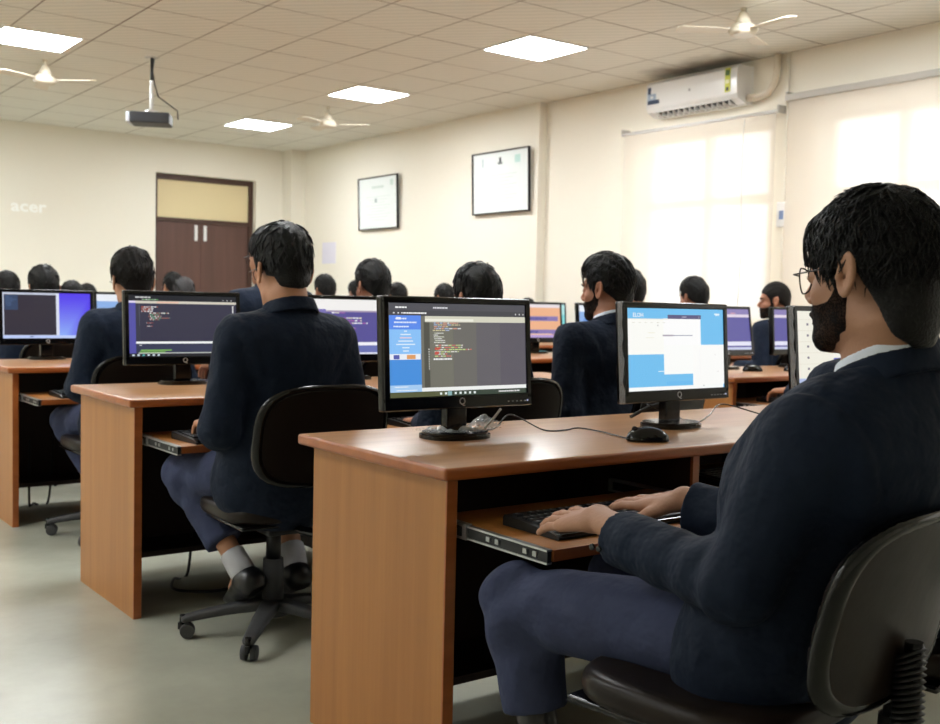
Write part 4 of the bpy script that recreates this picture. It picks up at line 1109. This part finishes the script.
# crumpled clear film on the nearest monitor foot
Mfilm = mat('clear_film', '#cfd3d8', .12, alpha=.42)
def film(P):
    q = P-N3((1.655, 2.19, .775)); d = np.sqrt((q[:, 0]/.12)**2+(q[:, 1]/.085)**2)
    zz = q[:, 2]+.006+.022*d-.016*wob(P, 70, 4)-.010*wob(P, 160, 6)
    return smax(np.abs(zz)-.0009, (d-1)*.08-.008*wob(P, 60, 2), .001)*.6
def film_sheet():
    bm = bmesh.new(); nx, ny = 34, 26; V = []
    xs = np.linspace(-.115, .125, nx); ys = np.linspace(-.075, .065, ny)
    for a in xs:
        for b in ys:
            p = np.array([[a, b, 0]]); zz = .028+.012*wob(p, 75, 4)[0]+.010*wob(p, 170, 6)[0]+max(0, a-.03)*.25*(1+.4*wob(p, 50, 8)[0])-.04*min(1, (a/.12)**2*.3+(b/.075)**2*.4)
            V.append(bm.verts.new((a, b, max(.0215, zz))))
    for i in range(nx-1):
        for j in range(ny-1):
            a, b = (xs[i])/.12, (ys[j])/.07
            if a*a+b*b > 1.0+.25*math.sin(i*1.7+j*2.3): continue
            if abs(xs[i]) < .045 and -.02 < ys[j] < .035: continue
            bm.faces.new((V[i*ny+j], V[(i+1)*ny+j], V[(i+1)*ny+j+1], V[i*ny+j+1]))
    for v in [v for v in bm.verts if not v.link_faces]: bm.verts.remove(v)
    me = bpy.data.meshes.new('plastic_film'); bm.to_mesh(me); bm.free(); me.materials.append(Mfilm); return me
o = obj('plastic_film', film_sheet(), label='crumpled clear plastic film around the stand of the blue sidebar monitor', cat='plastic film'); o.location = (1.61, 2.20, .75)

# ---------------------------------------------------------------- placement: people
MAIN = dict(pel=(0, .03, .54), chest=(0, -.03, .79), neck=(-.005, -.11, .974), head=(-.026, -.10, 1.152), hyaw=.02, hpitch=.10,
    shl=[(-.178, -.10, .885), (.182, -.065, .885)], elb=[(-.240, -.035, .674), (.215, .09, .665)], re=.054, rw=.053, cuffdrop=.016, cuffcut=(.085, .015), spread=3.2, hs=1.12, sy=1.3, sock=.16, sockmat=M_shoe, rs=.068,
    wr=[(-.165, .352, .702), (.125, .400, .704)], hF=[(.22, 1, -.22), (.05, 1, -.22)], hN=[(-.26, .1, 1), (-.16, .1, 1)],
    hip=[(-.10, .03, .54), (.10, .03, .54)], kne=[(-.185, .545, .50), (.12, .55, .51)], ank=[(-.185, .46, .20), (.10, .42, .20)], toe=[(-.17, .565, .12), (.11, .54, .10)], hemf=.66,
    skin=M_skin3, hair=M_hair, glasses=True, beard=.002, skirt=.36, seed=3, hb=.0036, hj=.0062, ht=.0066, hh=.0032, locks=900, colz=.026, shirtz=.017,
    buttons=[(-.2385, .285, .672), (-.2395, .267, .672)], ctilt=.42,
    curl=[(-.12, .22, .16), (-.10, .20, .15), (-.06, .20, .14), (.0, .18, .12)],
    style=dict(t=.013, top=.016, nape=-.118, lockmin=-.12, burn=-.03, seed=4, amp=.003, curl=True, fringe=.012, fx=-.005, lockcurl=.008, locklen=1.25, lift=.003, lockr=(.0012, .0024), long=.06),
    )

def spec2(b, **k): d = dict(b); d.update(k); return d
TUCK = dict(kne=[(-.18, .36, .50), (.17, .40, .52)], ank=[(-.09, .12, .215), (.12, .16, .20)], toe=[(-.07, .235, .13), (.14, .28, .12)], hemf=.70, sock=.075)
person(MAIN, 'person in glasses and navy suit typing at the foreground keyboard', (1.53, 1.07, 0))
person(dict(TUCK, head=(-.005, .03, 1.175), neck=(0, -.01, 1.035), shl=[(-.172, 0, .965), (.172, 0, .965)], shirtz=.0, skirt=.37, skin=M_skin2, hair=M_hair, glasses=True, hj=.008, hh=.0045, hb=.005, seed=8,
    wr=[(-.16, .20, .688), (.13, .22, .688)], elb=[(-.235, -.03, .70), (.222, -.03, .70)], style=dict(t=.004, top=.030, nape=-.052, burn=-.008, box=.005, by=-.012, seed=7, amp=.002), locks=160),
    'person seen from behind in navy suit, seated left of the blue sidebar monitor', (1.545, 3.03, 0))
person(dict(TUCK, head=(.0, .03, 1.148), neck=(0, -.01, 1.01), shl=[(-.172, 0, .955), (.172, 0, .955)], shirtz=.0, skin=M_skin2, hair=M_hair2, glasses=True, hj=.010, hh=.005, seed=18,
    style=dict(t=.010, top=.032, nape=-.05, burn=-.01, box=.008, seed=17, amp=.003), locks=120),
    'person with tall brown hair and glasses between the two left monitors', (1.64, 4.70, 0), rz=0)
person(dict(head=(0.03, .02, 1.155), neck=(0, -.02, 1.01), hyaw=.14, skin=M_skin, hair=M_hair, beard=.002, hj=.009, hh=.0045, hb=.005, seed=28, colz=.028,
    style=dict(t=.010, top=.022, nape=-.07, burn=-.03, box=.003, by=.006, seed=27, amp=.003), locks=200),
    'bearded person in navy suit seen side-on between the two foreground monitors', (2.92, 3.03, 0), rz=R(9))
person(dict(head=(0, .02, 1.15), neck=(0, -.02, 1.0), hyaw=.35, skin=M_skin, hair=M_hair2, beard=.003, hj=.011, hh=.006, seed=38,
    style=dict(t=.006, top=.018, nape=-.06, burn=-.05, seed=37, amp=.002)),
    'bearded person in full side profile by the blinds, in the distance', (6.20, 4.72, 0), rz=R(18))
GA = person(dict(seed=48, style=dict(t=.008, top=.024, nape=-.06, burn=-.015, box=.003, seed=47, amp=.002), hj=.012, locks=110),
    'person whose dark head shows above the blue sidebar monitor, seen from behind', (2.37, 3.09, 0))
GA.scale = (.935, .935, .935)
GB = person(dict(seed=58, skin=M_skin2, hyaw=.12, glasses=True, style=dict(t=.014, top=.026, nape=-.078, burn=-.03, seed=57, amp=.003, curl=True), hj=.012, locks=140, head=(0, .04, 1.17)),
    'person in glasses half hidden behind the seated back view', (2.345, 4.74, 0), rz=.2)
GB.scale = (1.10, 1.10, 1.10)
def again(src, label, loc, rz=0, s=1, name=None, grp='people in navy suits in the rows behind'):
    c = copy_tree(src); c.location = loc; c.rotation_euler = (0, 0, rz); c.scale = (s, s, s); c['label'] = label; c['group'] = grp
    if name:
        for ch in c.children:
            if ch.name.startswith('hair'):
                ch.data = ch.data.copy(); ch.data.materials[0] = name
    return c
again(GB, 'person at the right edge with only neck and white collar showing', (2.02, 1.22, 0), 0, .97)
again(GA, 'person with round short dark hair above the violet header monitor', (2.92, 4.72, 0), .02, .985)
again(GA, 'person behind the bearded side-on person, only back of head showing', (4.80, 4.72, 0), .05, 1.0)
again(GA, 'person with small shiny black head above the white and blue monitor', (5.46, 4.78, 0), -.05, .98)
again(GB, 'person whose hand rests on the window-side desk tray, body hidden by the nearest head', (4.62, 3.08, 0), .0, 1.0)
again(GA, 'person with dark head above the purple split monitor at the left', (1.71, 6.36, 0), .03, .945)
again(GB, 'person whose head is cut by the left edge of the photo', (1.90, 8.05, 0), .0, .945)
again(GA, 'person whose small head shows just left of the tall brown hair, second of two', (2.36, 8.05, 0), 0, .895)
again(GB, 'person whose small head shows just left of the tall brown hair, nearer to it', (2.98, 9.75, 0), 0, .90)
again(GB, 'person with dark curly head in front of the brown door', (3.78, 9.75, 0), 0, 1.0)
again(GA, 'person with grey head in front of the brown door', (3.22, 8.05, 0), 0, .935, M_hairg)
again(GA, 'person with round black head left of the framed certificates, alone', (4.48, 8.05, 0), 0, .985)
again(GB, 'person mostly hidden right of the head above the violet header monitor', (5.20, 8.05, 0), 0, .955)
again(GA, 'person whose sliver of hair shows left of the head above the violet header monitor', (5.80, 9.75, 0), 0, .98)
again(GB, 'person whose dark hair shows left of the head above the blue sidebar monitor', (5.72, 8.05, 0), 0, .96)
again(GA, 'person whose hair top shows above the orange banded monitor', (6.74, 8.05, 0), 0, .865)

# ---------------------------------------------------------------- placement: chairs
chair(1.445, 1.225, R(8), 'black office chair under the person in glasses, nearest', spin=.5, bz=-.04, sz=.018, sy=-.035)
chair(2.05, 1.22, R(3), 'black office chair at the lower right edge of the photo', spin=.2)
chair(1.555, 3.13, R(-1), 'black office chair with five-star base in front of the seated back view', spin=R(158))
chair(2.58, 3.16, R(3), 'black office chair beside the bearded side-on person, its top edge showing', spin=.1) if False else chair(3.05, 3.16, R(6), 'black office chair of the bearded side-on person, its top edge showing', spin=.1)
chair(1.60, 4.84, R(2), 'black office chair of the person with tall brown hair', spin=R(152))
NC = [(2.30, 3.16, 'behind the blue sidebar monitor'), (2.25, 4.85, 'of the half hidden person in glasses'), (2.9, 4.84, 'of the person above the violet header monitor'), (4.74, 4.84, 'of the person behind the side-on person'), (5.31, 4.9, 'of the person with small shiny head'),
      (6.16, 4.84, 'of the bearded person by the blinds'), (4.66, 3.16, 'of the person whose hand is on the window-side tray'), (1.73, 6.48, 'in the fourth row, left block'), (1.90, 8.17, 'in the fifth row, left end'), (2.36+.0, 8.17, 'in the fifth row, middle'),
      (2.98, 9.87, 'in the sixth row, left block'), (3.82, 9.87, 'in the sixth row, before the door'), (3.19, 8.17, 'in the fifth row, of the grey-haired person'), (4.48, 8.17, 'in the fifth row, across the aisle'), (5.72-.5, 8.17, 'in the fifth row, window block middle'),
      (5.80, 9.87, 'in the sixth row, window block'), (5.74, 8.19, 'in the fifth row, window block'), (6.74, 8.17, 'in the fifth row, nearest the wall')]
for i, (x, y, l) in enumerate(NC): chair(x, y, 0, 'black office chair '+l+', out of sight', spin=i*.3)

# ---------------------------------------------------------------- light
w = bpy.data.worlds.new('daylight'); scn.world = w; w.use_nodes = True
bg = w.node_tree.nodes['Background']; bg.inputs[0].default_value = (.88, .94, 1, 1); bg.inputs[1].default_value = 1.6
def area(name, loc, rot, sx, sy, e, col=(1, 1, 1)):
    l = bpy.data.lights.new(name, 'AREA'); l.shape = 'RECTANGLE'; l.size = sx; l.size_y = sy; l.energy = e; l.color = col
    o = bpy.data.objects.new(name, l); COL.objects.link(o); o.location = loc; o.rotation_euler = rot; return o
for a, b_ in OPEN:
    area('daylight_window', (XR+.60, (a+b_)/2, (WZ0+WZ1)/2+.1), (0, R(90), 0), WZ1-WZ0+.3, b_-a+.3, 15, (1, .97, .92))
scn.view_settings.view_transform = 'Standard'; scn.view_settings.look = 'None'; scn.view_settings.gamma = 1
scn.view_settings.exposure = .16; scn.view_settings.use_curve_mapping = False
scn.cycles.use_denoising = True; scn.cycles.max_bounces = 8; scn.cycles.diffuse_bounces = 5; scn.cycles.transparent_max_bounces = 10
scn.cycles.sample_clamp_indirect = 6; scn.cycles.caustics_reflective = False; scn.cycles.caustics_refractive = False
